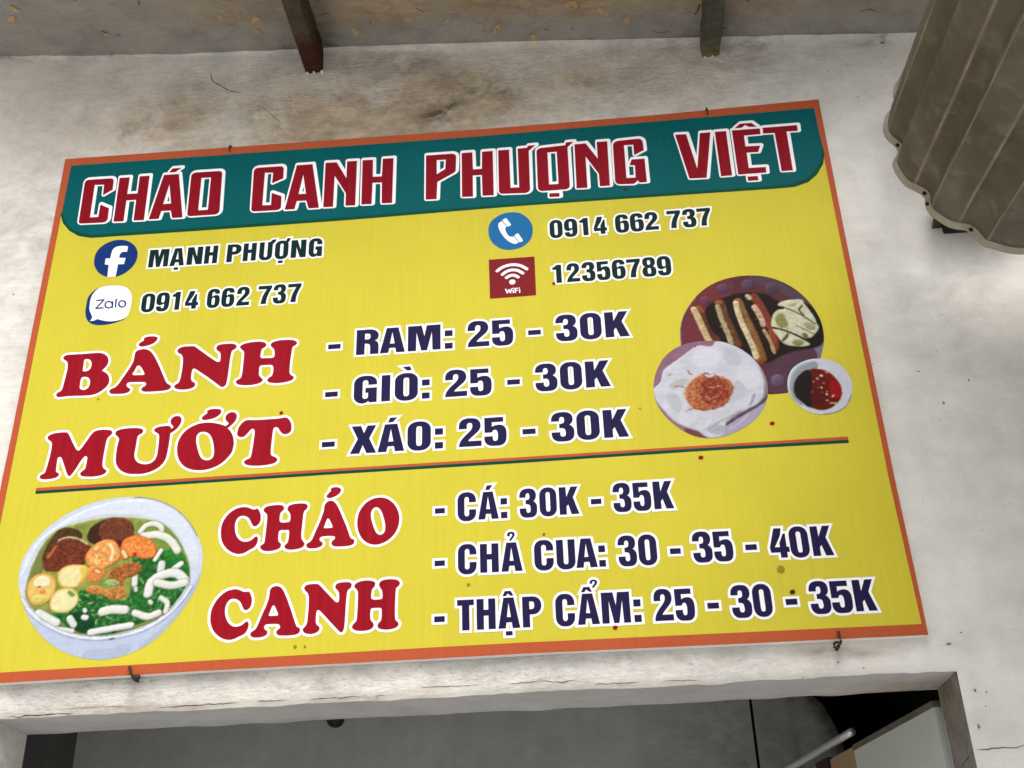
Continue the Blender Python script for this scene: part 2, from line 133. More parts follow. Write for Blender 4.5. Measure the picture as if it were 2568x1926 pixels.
FOOD={
 'soup':('704,1863 681,2059 714,2352 838,2618 1058,2907 1383,3166 1797,3359 2226,3453 2643,3467 3017,3417 3349,3292 3638,3100 3884,2831 4057,2546 4161,2268 4179,1999 4160,1758 4090,1524 3974,1294 3815,1046 3632,825 3404,608 3147,463 2838,366 2522,326 2195,366 1855,474 1551,638 1281,860 1047,1129 877,1421 763,1666',(206, 216, 234),[
  ('P','901,1420 1181,1168 1580,890 2188,719 2765,734 3321,911 3748,1237 4033,1622 4240,1898 4194,1423 3802,747 3158,372 2484,272 1767,445 1127,938',(188, 201, 226),3.8,'n=.02,14.4'),
  ('P','3144,486 3557,875 3925,1321 4137,1760 4217,1900 4194,1423 3789,862 3268,411',(176, 188, 210),3.4,''),
  ('P','2219,512 2677,533 3019,560 2847,298 2481,294 2127,358',(176, 190, 214),3.4,''),
  ('P','1491,3109 2284,3392 3024,3357 3674,2996 4049,2398 4112,2002 3936,2110 3666,2620 3195,2950 2323,3107 1606,2999 1046,2680 831,2099 731,1983 891,2590',(216, 226, 240),1.9,''),
  ('S','2717,3460 3017,3417 3349,3292 3638,3100 3884,2831 4028,2597',2.2,(70, 80, 95),0.5,''),
  ('P','880,1612 861,1854 911,2192 1039,2581 1259,2869 1610,2974 1989,3052 2327,3076 2697,3045 3071,2971 3401,2836 3648,2571 3824,2264 3951,1964 3950,1747 3878,1536 3761,1330 3533,1085 3272,937 2960,838 2597,777 2177,793 1839,876 1509,1033 1221,1213 997,1415',(138, 150, 72),1.2,'n=.12,7.2'),
  ('P','880,1612 861,1854 911,2192 1039,2581 1161,2724 1178,2324 1067,1842 1013,1461',(120, 128, 72),2.4,''),
  ('P','3201,2899 3594,2624 3822,2288 3951,1964 3934,1676 3698,1690 3524,2184 3097,2755',(120, 150, 60),3.4,''),
  ('P','2824,2250 3266,2346 3681,2272 3927,1965 3934,1676 3779,1376 3483,1111 3085,947 2596,789 2173,823 1830,934 1589,1122 1451,1247 1849,1414 1908,1649 2297,1579 2792,1408 2890,1736 2979,1972',(38, 100, 42),1.4,'n=.35,3.4'),
  ('D','2824,2250 3266,2346 3681,2272 3903,1966 3910,1677 3779,1376 3480,1135 3082,970 2593,812 2169,847 1826,958 1589,1122 1857,1366 1936,1623 2301,1555 2795,1384 2914,1735 3003,1971',260,12.0,3.6,[(66, 140, 58), (24, 70, 32), (48, 120, 48), (120, 170, 95), (30, 86, 38), (170, 200, 150)],3),
  ('P','1787,1205 2112,1234 2285,1014 2171,835 1929,894 1813,1040',(22, 66, 34),2.4,'n=.3,2.9'),
  ('P','3435,2336 3723,2319 3927,1965 3900,1774 3713,1978 3482,2137',(44, 118, 46),1.9,'n=.3,3.4'),
  ('S','2918,2741 3012,2861 3179,2881 3309,2805 3331,2715',11.0,(226, 229, 218),0.7,'e'),
  ('S','2990,2649 3254,2658 3507,2542 3675,2322',15.4,(228, 231, 222),1.0,'e'),
  ('S','3363,2341 3265,2162',8.6,(232, 234, 228),0.7,'e'),
  ('S','3406,2069 3401,1911',14.9,(222, 226, 220),0.7,'e'),
  ('S','3611,1935 3775,2059',11.0,(230, 232, 228),0.7,'e'),
  ('S','3213,1515 3256,1739 3489,1870 3725,1868 3882,1727',17.8,(228, 231, 230),1.0,'e'),
  ('S','3366,1709 3632,1645 3887,1679',15.4,(222, 226, 214),1.0,'e'),
  ('S','2923,1855 2936,1710',12.0,(222, 228, 220),0.7,'e'),
  ('S','2962,1636 2980,1587',7.2,(200, 212, 196),0.7,''),
  ('S','3471,1417 3599,1315 3583,1152',10.1,(222, 228, 218),0.7,'e'),
  ('S','2396,1218 2579,1250 2815,1230',17.3,(226, 229, 222),1.0,'e'),
  ('S','3011,1161 3255,1077 3457,1136',13.5,(226, 229, 224),1.0,'e'),
  ('S','1191,1250 1399,1133 1553,1054',16.8,(222, 227, 226),1.0,'e'),
  ('S','1800,1122 1889,1001',13.5,(218, 224, 220),0.7,'e'),
  ('S','2057,1132 2105,1122',10.6,(224, 228, 226),0.7,'e'),
  ('S','1595,940 1884,885',8.6,(220, 226, 228),0.7,''),
  ('S','2228,843 2513,881 2971,935',12.5,(226, 230, 232),1.0,'e'),
  ('S','2054,1273 2067,1248',8.2,(222, 226, 220),0.7,''),
  ('S','3267,1358 3293,1333',8.2,(210, 220, 205),0.7,''),
  ('P','1905,2628 1920,2853 2049,2972 2330,3056 2578,3027 2740,2903 2794,2673 2713,2554 2480,2493 2164,2512',(62, 38, 26),1.9,''),
  ('P','2092,2842 2214,3012 2527,3043 2737,2929 2792,2724 2732,2590 2497,2542 2226,2583',(108, 60, 42),1.4,'n=.3,3.1'),
  ('D','2092,2842 2214,3012 2527,3043 2737,2929 2763,2725 2729,2615 2491,2592 2219,2634',60,3.4,2.2,[(140, 85, 60), (80, 42, 30), (120, 66, 44)],5),
  ('P','1081,2330 1169,2673 1329,2890 1572,2900 1788,2760 1758,2637 1374,2610 1227,2321 1220,2076',(74, 54, 30),1.9,'n=.3,3.4'),
  ('P','1130,2327 1260,2567 1460,2680 1758,2637 1997,2498 2059,2321 1925,2169 1650,2087 1345,2044 1143,2105',(112, 54, 36),1.4,'n=.32,3.1'),
  ('D','1178,2324 1264,2542 1464,2655 1758,2637 1973,2499 2023,2323 1873,2196 1646,2112 1341,2069 1163,2128',80,3.4,2.2,[(146, 84, 58), (76, 34, 24), (128, 64, 44), (95, 45, 30)],6),
  ('S','1341,2662 1456,2706 1577,2708 1755,2657 1916,2552',3.4,(196, 190, 150),0.7,''),
  ('S','1191,2323 1256,2443 1313,2539',3.8,(190, 120, 66),1.0,''),
  ('P','2299,2579 2539,2589 2650,2483 2570,2364 2410,2473',(78, 34, 28),1.4,''),
  ('P','1909,2280 2021,2496 2221,2621 2418,2597 2559,2439 2598,2239 2460,2113 2233,2028 2033,2089',(224, 158, 86),1.2,'n=.16,3.8 e=196,110,50,3.8'),
  ('D','2002,2299 2074,2468 2252,2569 2400,2548 2502,2417 2514,2244 2383,2154 2200,2091',46,7.2,3.4,[(244, 218, 160), (236, 186, 110), (205, 120, 60), (246, 226, 180)],7),
  ('S','2355,2526 2433,2397 2424,2200',4.8,(246, 226, 180),1.2,''),
  ('P','2572,2438 2633,2608 2866,2674 3118,2584 3273,2395 3257,2224 3047,2188 2824,2250 2734,2206 2627,2200',(226, 136, 66),1.2,'n=.16,3.8 e=190,96,40,4.3'),
  ('D','2632,2434 2688,2555 2873,2618 3098,2555 3224,2398 3182,2253 2969,2241',44,5.8,2.6,[(246, 190, 120), (240, 160, 90), (206, 104, 48), (248, 214, 160)],8),
  ('S','2630,2360 2704,2257',6.7,(240, 216, 160),1.2,''),
  ('S','2852,2310 2879,2291',5.8,(170, 40, 28),1.0,''),
  ('P','1990,2055 2176,2093 2343,2010 2285,1832 2076,1795 1988,1909',(214, 132, 70),1.2,'n=.2,3.4'),
  ('S','2163,2020 2240,1979',5.3,(246, 210, 160),1.2,''),
  ('P','2389,1934 2584,2081 2887,2136 3043,2029 2943,1878 2738,1817 2721,1674 2577,1778',(164, 98, 50),1.2,'n=.35,3.4'),
  ('D','2413,1933 2587,2056 2890,2111 3020,2018 2918,1891 2714,1819 2652,1750',50,9.6,2.4,[(200, 130, 72), (120, 64, 32), (180, 108, 56), (96, 50, 26)],9),
  ('P','2024,1666 2229,1726 2433,1619 2561,1719 2736,1649 2815,1502 2555,1422 2376,1527 2158,1563',(186, 126, 64),1.2,'n=.3,3.4'),
  ('D','2410,1620 2563,1707 2726,1638 2779,1504 2552,1445',24,6.2,2.4,[(226, 170, 96), (150, 90, 44), (206, 140, 76)],10),
  ('P','2341,1768 2499,1831 2652,1750 2590,1682 2423,1691',(150, 176, 110),1.2,'n=.3,2.4'),
  ('P','1433,1942 1503,2108 1710,2162 1932,2124 2017,2005 1999,1836 1873,1723 1711,1696 1537,1742',(234, 222, 164),1.0,'n=.05,5.3 e=206,168,76,5.3'),
  ('P','1838,2113 1985,2092 2017,1956 1934,1792 1842,1773 1888,1939',(218, 188, 90),1.9,''),
  ('P','887,1707 913,1899 1062,2012 1280,1999 1426,1869 1453,1675 1384,1512 1215,1390 1045,1412 933,1537',(224, 190, 106),1.0,'n=.06,5.3 e=190,140,62,5.3'),
  ('P','1002,1870 1117,1972 1296,1901 1304,1780 1154,1752 1043,1771',(240, 228, 190),1.7,''),
  ('P','1116,1694 1208,1713 1264,1662 1174,1631',(222, 140, 70),1.4,''),
  ('S','1092,1763 1140,1763',1.9,(50, 35, 20),0.7,''),
  ('P','1016,1580 1180,1595 1288,1517 1185,1428 1049,1459',(214, 200, 110),2.2,''),
  ('P','1372,1441 1416,1605 1568,1697 1786,1673 1907,1530 1885,1365 1757,1249 1594,1235 1424,1296',(232, 224, 172),1.0,'n=.05,5.3 e=204,182,92,5.3'),
  ('S','1710,1624 1789,1572',7.2,(110, 150, 60),1.4,''),
  ('S','827,1543 1046,1270 1421,1003 1849,811 2327,723 2787,744 3214,843 3604,1069 3853,1336 4012,1600',5.8,(222, 230, 243),1.2,''),
  ('S','2598,692 2681,706',2.6,(60, 80, 66),0.7,''),
 ]),
 'meat':('13411,6289 13443,6471 13530,6699 13684,6942 13881,7166 14116,7336 14391,7452 14687,7506 14933,7508 15216,7461 15489,7342 15748,7147 15953,6890 16094,6608 16176,6317 16185,6019 16143,5794 16055,5542 15967,5325 15795,5100 15605,4925 15341,4804 15106,4782 14864,4808 14153,5176 13576,5620 13409,5910',(92, 46, 54),[
  ('P','13411,6289 13684,6942 14116,7336 14563,7438 14344,6802 13916,6166 13671,5857 13413,5959',(112, 50, 58),7.0,''),
  ('P','14933,7508 15489,7342 15953,6890 16141,6453 15892,6675 15519,7046 14985,7350',(84, 66, 84),3.1,''),
  ('P','15977,5839 16148,5826 16055,5542 15937,5311 15808,5369 15871,5605',(124, 116, 140),3.1,''),
  ('P','15323,5647 15957,5711 15812,5209 15494,4918 15067,4793 14905,5119',(86, 58, 74),5.6,''),
  ('S','13401,5976 13410,6207 13446,6470 13533,6699 13687,6938 13799,7078',2.2,(150, 150, 168),0.6,''),
  ('S','15004,7494 15285,7432 15554,7293 15785,7110',1.7,(66, 60, 76),0.6,''),
  ('S','14373,7237 14377,7235',24.1,(90, 64, 86),1.4,''),
  ('S','14868,7290 14872,7290',24.7,(90, 66, 88),1.4,''),
  ('S','15341,7156 15345,7155',26.1,(78, 60, 76),1.7,''),
  ('S','13977,6986 13981,6986',21.0,(104, 58, 72),2.0,''),
  ('S','15160,5069 15164,5068',26.6,(104, 80, 112),1.4,''),
  ('S','15068,5202 15378,5450 15527,5712',3.6,(92, 60, 66),1.4,''),
  ('P','13949,6733 14221,6983 14810,7105 15229,7019 15420,6850 15772,6820 16037,6697 16190,6316 16167,5988 16093,5782 15820,5722 15465,5668 15243,5573 14951,5466 14703,5695 14375,5867 14115,6052',(30, 22, 18),4.8,''),
  ('S','13772,6815 13867,6504 13962,6196 14087,6054',21.0,(96, 50, 28),1.4,'n=.2,2.8'),
  ('S','13734,6801 13825,6507 13895,6234 13959,6047',13.5,(204, 178, 138),1.4,'n=.2,2.5'),
  ('S','13832,6844 13907,6736',8.4,(150, 80, 52),1.7,''),
  ('S','14268,6894 14316,6568 14405,6243 14494,5923',19.1,(104, 62, 36),1.4,'n=.2,2.8'),
  ('S','14211,6830 14256,6539 14332,6216 14384,5948',10.7,(176, 160, 122),1.4,'n=.25,2.2'),
  ('S','14199,6916 14284,6909',8.4,(150, 90, 54),1.4,''),
  ('S','14625,6881 14696,6537 14805,6162 14883,5795 14916,5566',21.0,(134, 92, 46),1.4,'n=.2,2.8'),
  ('S','14580,6868 14612,6544 14707,6170 14791,5835 14831,5604',12.1,(206, 190, 152),1.4,'n=.22,2.2'),
  ('S','14857,5538 14900,5599',7.0,(150, 84, 40),1.4,''),
  ('S','14954,6991 15074,6709 15160,6399 15222,6129 15205,5802',16.8,(128, 58, 40),1.4,'n=.2,2.8'),
  ('S','14937,6754 15019,6511 15054,6341',12.6,(204, 170, 144),2.0,'n=.25,2.2'),
  ('S','15050,6209 15121,6005 15164,5805 15183,5690',7.9,(188, 152, 116),1.4,'n=.25,2.2'),
  ('S','15142,6267 15227,6062 15232,5898',7.0,(150, 64, 40),1.7,''),
  ('S','14828,7018 14864,6964',9.8,(196, 180, 140),1.1,'n=.2,1.7'),
  ('D','13686,6822 13829,6811 13962,6196 14059,6056 13877,6070',40,3.1,1.7,[(226, 204, 166), (170, 120, 76), (140, 130, 90), (120, 110, 80)],11),
  ('D','14153,6886 14327,6906 14444,6207 14468,5942 14303,5971',46,3.1,1.7,[(206, 190, 150), (110, 90, 60), (80, 80, 60), (190, 160, 110)],12),
  ('D','14526,6889 14684,6893 14860,6157 14923,5565 14789,5608',56,3.1,1.7,[(230, 214, 180), (170, 130, 76), (140, 140, 100), (196, 160, 100)],13),
  ('D','14857,6794 15014,6798 15123,6335 15197,5738 15089,5975',44,3.1,1.7,[(232, 206, 186), (176, 100, 70), (150, 66, 46), (206, 160, 120)],14),
  ('P','15205,6312 15264,6541 15378,6650 15525,6685 15393,6753 15445,6822 15622,6864 15889,6845 15915,6749 15983,6617 16075,6392 16086,6299 16117,6189 16039,6064 15926,5966 15826,5949 15899,5829 15760,5783 15554,5807 15383,5878 15294,6041 15218,6203',(206, 207, 180),0.6,'n=.08,5.6'),
  ('P','15332,6519 15451,6560 15514,6404 15523,6270 15405,6230 15309,6354',(138, 140, 82),3.1,'n=.15,2.8'),
  ('P','15824,6312 15977,6300 16043,6179 15927,6155',(160, 160, 118),2.5,''),
  ('P','15555,5905 15672,5945 15770,5856 15624,5810',(140, 140, 96),2.0,''),
  ('P','15348,5922 15435,6046 15513,6105 15453,5979',(92, 78, 48),1.4,''),
  ('P','15776,6085 15857,6062 15856,5963 15787,5969',(110, 106, 72),1.4,''),
  ('P','15566,6770 15741,6806 15746,6738 15615,6715',(182, 182, 156),2.0,''),
  ('S','15389,6730 15605,6648 15835,6478 16063,6268',1.8,(34, 30, 18),0.4,''),
  ('S','15218,6253 15400,6194 15659,6045 15908,5845',3.6,(28, 26, 14),0.6,''),
  ('S','15697,6261 15856,6147 16025,6019',1.3,(40, 34, 18),0.4,''),
  ('S','15863,6720 15798,6632 15824,6546 15865,6493',3.6,(84, 70, 40),1.0,''),
  ('S','15516,6221 15479,6158',1.7,(90, 88, 56),0.8,''),
 ]),
 'noodle':('12783,5085 12807,5251 12894,5499 13047,5745 13269,5923 13523,6022 13807,6055 14104,6036 14354,5946 14594,5776 14771,5569 14889,5347 14949,5111 14948,4903 14915,4719 14813,4501 14662,4309 14444,4143 14196,4020 13938,3948 13687,3946 13444,4013 13242,4147 13044,4343 12884,4579 12796,4813',(150, 112, 134),[
  ('P','12783,5085 12894,5499 13269,5923 13807,6055 14104,6036 13818,5815 13234,5559 12919,5159',(146, 106, 128),5.4,'n=.06,9.0'),
  ('P','13926,4159 14390,4430 14925,4801 14918,4678 14660,4289 14195,4010 13901,3941',(172, 164, 190),2.9,''),
  ('P','13281,4185 13561,4105 13705,3944 13442,4003',(118, 70, 80),1.8,''),
  ('S','14076,4209 14309,4354 14560,4489 14773,4606 14920,4760',6.1,(84, 76, 84),2.2,''),
  ('S','14097,4087 14327,4211 14530,4399',2.9,(196, 190, 210),1.8,''),
  ('P','12780,5053 12923,5200 13001,5449 13222,5624 13502,5818 13643,5926 13796,5957 13997,5920 14083,6022 14354,5946 14594,5776 14771,5569 14871,5349 14931,5113 14886,4845 14758,4628 14563,4519 14316,4415 14100,4268 14048,4131 14017,4012 13865,3933 13688,3956 13525,4107 13353,4180 13116,4338 12939,4575 12812,4791',(206, 209, 221),0.9,'n=.035,16.2 e=188,190,204,2.5'),
  ('P','13102,5145 13389,5250 13453,5161 13258,5049 13110,5039',(188, 188, 190),4.0,''),
  ('P','13028,4941 13224,4885 13290,4632 13188,4516 13044,4732',(190, 192, 204),4.7,''),
  ('P','14252,5867 14463,5765 14523,5503 14335,5475 14206,5634',(192, 194, 210),5.4,''),
  ('P','14239,4976 14476,5126 14512,4831 14312,4681 14214,4771',(190, 194, 208),4.7,''),
  ('P','13706,4115 13933,4219 14048,4131 13908,4000 13770,4050',(176, 182, 192),2.9,'n=.1,2.9'),
  ('P','13639,4159 14021,4355 14402,4531 14319,4435 13973,4257 13706,4115',(186, 190, 202),2.5,''),
  ('P','14592,4743 14641,4843 14692,4818 14612,4618 14535,4583',(178, 180, 194),2.2,''),
  ('P','13069,5380 13144,5395 13120,5333',(196, 180, 190),1.4,''),
  ('P','13675,5869 14010,5865 14133,5640 13855,5469 13648,5613',(218, 220, 232),6.5,''),
  ('P','14439,5424 14783,5377 14827,5016 14546,4954',(216, 219, 230),6.5,''),
  ('S','14871,5349 14919,5093 14883,4887',4.7,(150, 148, 150),2.2,''),
  ('P','13375,4936 13510,5177 13744,5297 14051,5253 14240,5144 14302,4972 14214,4771 14087,4615 13861,4539 13607,4537 13457,4661 13379,4791',(172, 96, 62),1.8,'n=.35,2.3'),
  ('P','13727,5140 13939,5229 14150,5150 14216,4936 14137,4735 13943,4626 13734,4703 13645,4895',(136, 54, 40),3.2,'n=.3,2.3'),
  ('D','13357,4938 13494,5200 13746,5318 14072,5272 14261,5163 14329,4970 14231,4759 14104,4604 13858,4509 13604,4507 13437,4642 13351,4782',230,8.3,1.6,[(216, 170, 120), (150, 66, 44), (190, 110, 70), (230, 196, 150), (128, 50, 36), (206, 150, 100)],21),
  ('D','13339,4939 13490,5158 13590,5066 13479,4701 13361,4792',50,7.2,1.6,[(222, 186, 140), (200, 150, 104), (176, 110, 70)],22),
  ('S','13800,5303 13868,5256 13943,5271',5.8,(206, 206, 210),1.1,''),
  ('S','13480,5423 13500,5347 13544,5323',1.8,(150, 70, 60),0.5,''),
  ('S','13550,5386 13562,5321',1.6,(214, 190, 160),0.5,''),
  ('S','13188,5080 13272,5094 13383,5048',1.6,(150, 70, 56),0.5,''),
  ('S','13344,4536 13429,4571 13523,4595',1.6,(176, 80, 60),0.5,''),
  ('S','13746,4815 13808,4800 13820,4738',1.6,(236, 214, 180),0.5,''),
  ('S','13850,4766 13909,4803 13972,4799',1.6,(226, 200, 160),0.5,''),
  ('S','13833,5027 13949,4998',1.6,(226, 190, 160),0.5,''),
  ('S','13784,5326 13857,5324',3.6,(166, 80, 66),0.7,''),
 ]),
 'sauce':('15331,4978 15372,5142 15489,5323 15690,5445 15916,5491 16149,5463 16350,5352 16483,5163 16543,4929 16517,4724 16431,4526 16281,4374 16090,4297 15875,4286 15670,4348 15510,4471 15391,4643 15325,4813',(206, 210, 222),[
  ('P','15367,4976 15480,5260 15684,5403 15908,5439 15961,5308 15648,5163 15474,4968 15456,4721 15551,4509 15424,4620 15358,4790',(150, 160, 170),2.2,''),
  ('S','16486,4645 16384,4458 16240,4347 16071,4292 15892,4285',2.5,(110, 112, 124),0.9,''),
  ('S','15319,4772 15418,4580 15557,4427 15739,4332',3.2,(222, 226, 236),0.7,''),
  ('S','15335,4957 15381,5142 15498,5318 15689,5439 15915,5485',3.2,(224, 228, 236),0.7,''),
  ('P','15438,4866 15483,5029 15615,5187 15809,5267 16007,5252 16172,5145 16288,4969 16326,4780 16285,4618 16174,4484 16016,4393 15837,4386 15653,4471 15513,4614 15441,4742',(104, 24, 20),0.9,'n=.12,5.4'),
  ('P','15438,4866 15483,5029 15615,5187 15770,5249 15809,5026 15730,4742 15704,4457 15513,4614 15441,4742',(34, 26, 25),3.2,''),
  ('P','16167,4999 16285,4948 16322,4780 16267,4620 16143,4629 16098,4797',(158, 20, 20),2.9,''),
  ('P','16038,5218 16172,5145 16256,4992 16167,4999 16058,5112',(130, 26, 22),2.2,''),
  ('P','15820,4859 15991,4805 15989,4558 15796,4470 15753,4658',(84, 26, 22),3.6,''),
  ('S','15986,5117 16003,5107',5.4,(228, 204, 168),0.7,''),
  ('S','15905,5064 15917,5043',3.6,(214, 190, 160),0.5,''),
  ('S','15823,5000 15827,4991',3.2,(190, 160, 140),0.5,''),
  ('S','16011,4952 16016,4940',3.6,(190, 140, 120),0.5,''),
  ('S','15955,4859 15959,4848',3.6,(230, 210, 160),0.5,''),
  ('S','15891,4853 15898,4853',2.2,(200, 160, 130),0.5,''),
  ('S','15775,4779 15780,4775',3.2,(150, 130, 120),0.5,''),
  ('S','15957,4756 15963,4751',2.9,(200, 150, 130),0.5,''),
  ('S','16045,4770 16050,4763',2.5,(230, 200, 160),0.5,''),
  ('S','16030,4709 16037,4704',4.3,(234, 210, 170),0.5,''),
  ('S','16129,4650 16159,4673',3.6,(232, 200, 170),0.5,''),
  ('S','16001,4582 16036,4575',2.5,(226, 190, 160),0.5,''),
  ('S','16071,4512 16177,4504',3.6,(206, 170, 120),0.9,''),
  ('S','16096,5182 16112,5170',2.9,(230, 190, 150),0.5,''),
 ]),
}
SIGN_OUT='0,11964 3836,11929 7690,11889 9487,11873 13303,11884 17000,11964 16978,8623 16973,2903 17000,648 17000,0 14118,14 9990,41 8590,35 4323,32 690,1 0,0 -11,4030 1,4894 15,10165'
SIGN_IN='176,11754 7694,11682 9484,11674 16866,11727 16862,8634 16869,2910 16926,193 9997,237 8590,236 655,193 108,191 137,4885 162,10151'
BAND='176,11754 7694,11682 9484,11674 16866,11727 16871,10562 16782,10257 16617,10005 16415,9823 16132,9713 15714,9700 14125,9713 10310,9743 6423,9720 3348,9734 923,9760 662,9837 441,9986 273,10195 168,10455'
BAND_RIM='427,10784 7709,10756 16388,10895 16873,10957 16896,10451 16820,10178 16654,9917 16443,9736 16150,9637 15704,9627 14118,9645 10308,9679 6426,9645 3356,9659 934,9685 646,9764 415,9924 236,10145 140,10403'
RULE_A='716,3780 3945,3789 6669,3796 10114,3794 13498,3802 16275,3799 16279,3733 13492,3749 10112,3736 6671,3740 3952,3725 712,3717'
RULE_B='712,3717 3952,3725 6671,3740 10112,3736 13492,3749 16279,3733 16277,3667 13485,3688 10110,3674 6673,3679 3958,3667 719,3655'
SPECKS=[(14931,4165,49,0),(13530,3553,49,0),(5469,5070,41,0),(10971,7644,37,0),(10530,2216,29,1),(11703,415,45,0),(14833,879,49,2),(12613,9902,41,2),(14692,1303,74,3),(6022,378,33,3),(6202,368,25,3),(9133,1346,33,3),(13669,5929,16,2),(12485,4658,20,3),(1683,5658,25,3)]
NAILS=['3848,11796 3841,11877 3851,11968','14556,11755 14555,11869 14548,11962','3055,168 3100,45 3147,-42','15498,131 15502,27 15508,-57']
CRACKS=[('3095,14484 3130,14249 3177,14117 3337,13998 3505,13864 3651,13763 3908,13700',22),('4324,13318 4532,13099 4739,12873 4942,12677',12),('17411,-1895 17481,-1891 17619,-1893 17681,-1878 17785,-1878 17901,-1872 17944,-1890 17990,-1887 18083,-1887 18183,-1850 18253,-1849',16),('830,-575 944,-565 1062,-580 1173,-560 1287,-553 1405,-565 1567,-554 1733,-562 1796,-549 1963,-563 2094,-566',20),('3527,-542 3656,-535 3818,-534 4045,-529 4174,-526 4305,-539 4432,-517 4512,-511 4595,-525 4821,-526 5062,-513',18),('5335,-511 5593,-517 5786,-514 5962,-517',14),('6236,-533 6491,-524 6714,-516 6843,-529 7001,-512 7225,-529',14),('7418,-520 7545,-520 7656,-516',16),('8179,-411 8432,-414 8654,-413 8939,-427 9191,-421 9349,-429',10),('9726,-436 9947,-422 10135,-419 10261,-406 10480,-417 10697,-447 10886,-432 11076,-370',12),('11254,-525 11317,-506 11472,-520 11627,-513 11937,-522 12093,-508',14),('12369,-528 12493,-519 12678,-522 12985,-532 13110,-520',10),('14776,-589 14822,-577 14853,-561',14),('1683,-458 1884,-478 2079,-465 2408,-475 2669,-468 3064,-488',8)]
JAMB_CRACK='170,-1895 395,-1955 695,-1985 920,-2015 1100,-2155 1370,-2255'
CHIPS=[(17358,-129,72,32),(17602,54,32,24),(17799,-976,24,24),(17619,-931,32,48),(17550,-1520,32,72),(17738,-1200,16,32),(15864,-465,24,24),(15459,-345,24,24),(16066,-285,16,16),(18764,4892,24,40),(17048,5378,20,24),(18201,4444,40,40),(17870,5154,48,20),(17911,12083,64,16),(18715,13603,112,48),(15038,12794,16,24),(17368,12906,24,24),(17998,10477,20,20),(-661,8459,40,24),(5146,12454,16,24),(2868,13421,24,24),(4560,13792,24,16),(17422,2466,16,24),(16123,83,32,24)]
STAIN_SHADE=[(486,1279,308,141,0,0.50),(746,1287,240,129,0,0.50),(903,1295,238,129,0,0.55),(884,1275,64,59,1,0.60),(999,1303,69,38,1,0.50),(848,1259,41,33,1,0.50),(772,1413,114,32,1,0.45),(1029,1223,54,40,1,0.22),(930,1266,41,26,2,-1.00),(1177,1302,198,105,0,0.28),(1405,1313,178,94,0,0.16),(270,1374,87,74,1,0.12),(86,1456,159,90,1,0.12),(343,1416,117,63,1,0.14),(674,1224,184,52,0,0.35),(608,1266,56,94,0,0.30),(247,1315,144,97,0,0.25),(594,1370,57,37,1,-0.30),(425,1470,127,31,1,-0.20),(1322,1408,110,22,1,0.30),(1547,1377,81,34,1,0.35),(1860,1360,53,17,1,0.40),(475,1452,58,38,1,0.40),(648,1445,67,25,1,0.40),(-198,1552,144,16,1,0.35),(-23,1525,162,11,1,0.30),(1562,-11,100,10,0,0.55),(1614,-19,40,8,1,0.35),(500,-8,497,28,2,0.80),(997,-19,412,35,2,0.80),(175,-20,220,43,2,0.80),(1411,-20,268,34,2,0.45),(671,1319,642,188,2,0.90),(1404,1302,353,139,2,0.60),(432,-47,425,14,0,0.25),(1202,-57,336,14,0,0.18),(288,-50,181,10,1,0.20),(-60,991,138,333,1,0.26),(-50,1383,256,137,0,0.30),(156,1288,211,84,0,0.30),(1265,1257,231,92,0,0.25),(1588,1342,230,48,1,0.22),(2,588,51,200,1,0.16),(24,325,48,164,1,0.08),(1742,932,98,248,1,0.05),(1874,582,120,141,1,0.10),(1934,716,92,131,1,0.10),(1678,145,28,110,1,0.04)]  # real stains, plus painted dimming on the left wall and below the sheet
SHEET='18441,11493 18318,11307 18268,11087 18263,10920 18154,10737 18024,10574 17924,10322 17909,10080 17969,9913 18068,9759 18093,9650 18034,9508 17941,9360 17928,9246 17970,9035 18075,8778 18211,8653 18330,8551 18391,8434 18370,8246 18398,8069 18534,7883 18696,7722 18873,7637 19020,7595 19142,7439 19249,7223 19387,7153 19664,7019 19937,6962'
WORN=[(17934,10104), (18093,9650), (18183,8676), (18387,8134), (18845,7650), (19298,7185)]
HOLES=[(18084,9736), (18387,8495), (19071,7561), (18385,8244)]

# ---------------------------------------------------------------- small helpers
def lin(c):
    out = []
    for v in c:
        v = v / 255.0
        out.append(v / 12.92 if v <= 0.04045 else ((v + 0.055) / 1.055) ** 2.4)
    return out

def pts(s):                                 # '12,34 56,78*' -> list of (x mm, z mm, radius mm, corner?)
    r = []
    for t in s.split():
        c = t.endswith('*')
        v = [float(q) / 10.0 for q in t.rstrip('*').split(',')]
        r.append((v[0], v[1], v[2] if len(v) > 2 else 0.0, c))
    return r

def xy(s):
    return np.array([(p[0], p[1]) for p in pts(s)])

def spline(P, closed=True, n=5):            # Catmull-Rom through the points, broken at corners
    m = len(P); out = []
    rng = range(m) if closed else range(m - 1)
    for i in rng:
        a, b = P[i], P[(i + 1) % m]
        p1, p2 = np.array(a[:2]), np.array(b[:2])
        p0 = p1 if (a[3] or (not closed and i == 0)) else np.array(P[(i - 1) % m][:2])
        p3 = p2 if (b[3] or (not closed and i == m - 2)) else np.array(P[(i + 2) % m][:2])
        L = np.linalg.norm(p2 - p1) + 1e-9
        t1 = (p2 - p0); t2 = (p3 - p1)
        t1 = t1 / (np.linalg.norm(t1) + 1e-9) * L; t2 = t2 / (np.linalg.norm(t2) + 1e-9) * L
        k = 1 if (a[3] and b[3]) else n
        for j in range(k):
            t = j / k
            h1 = 2*t**3 - 3*t**2 + 1; h2 = t**3 - 2*t**2 + t; h3 = -2*t**3 + 3*t**2; h4 = t**3 - t**2
            out.append(h1*p1 + h2*t1 + h3*p2 + h4*t2)
    if not closed: out.append(np.array(P[-1][:2]))
    return np.array(out)

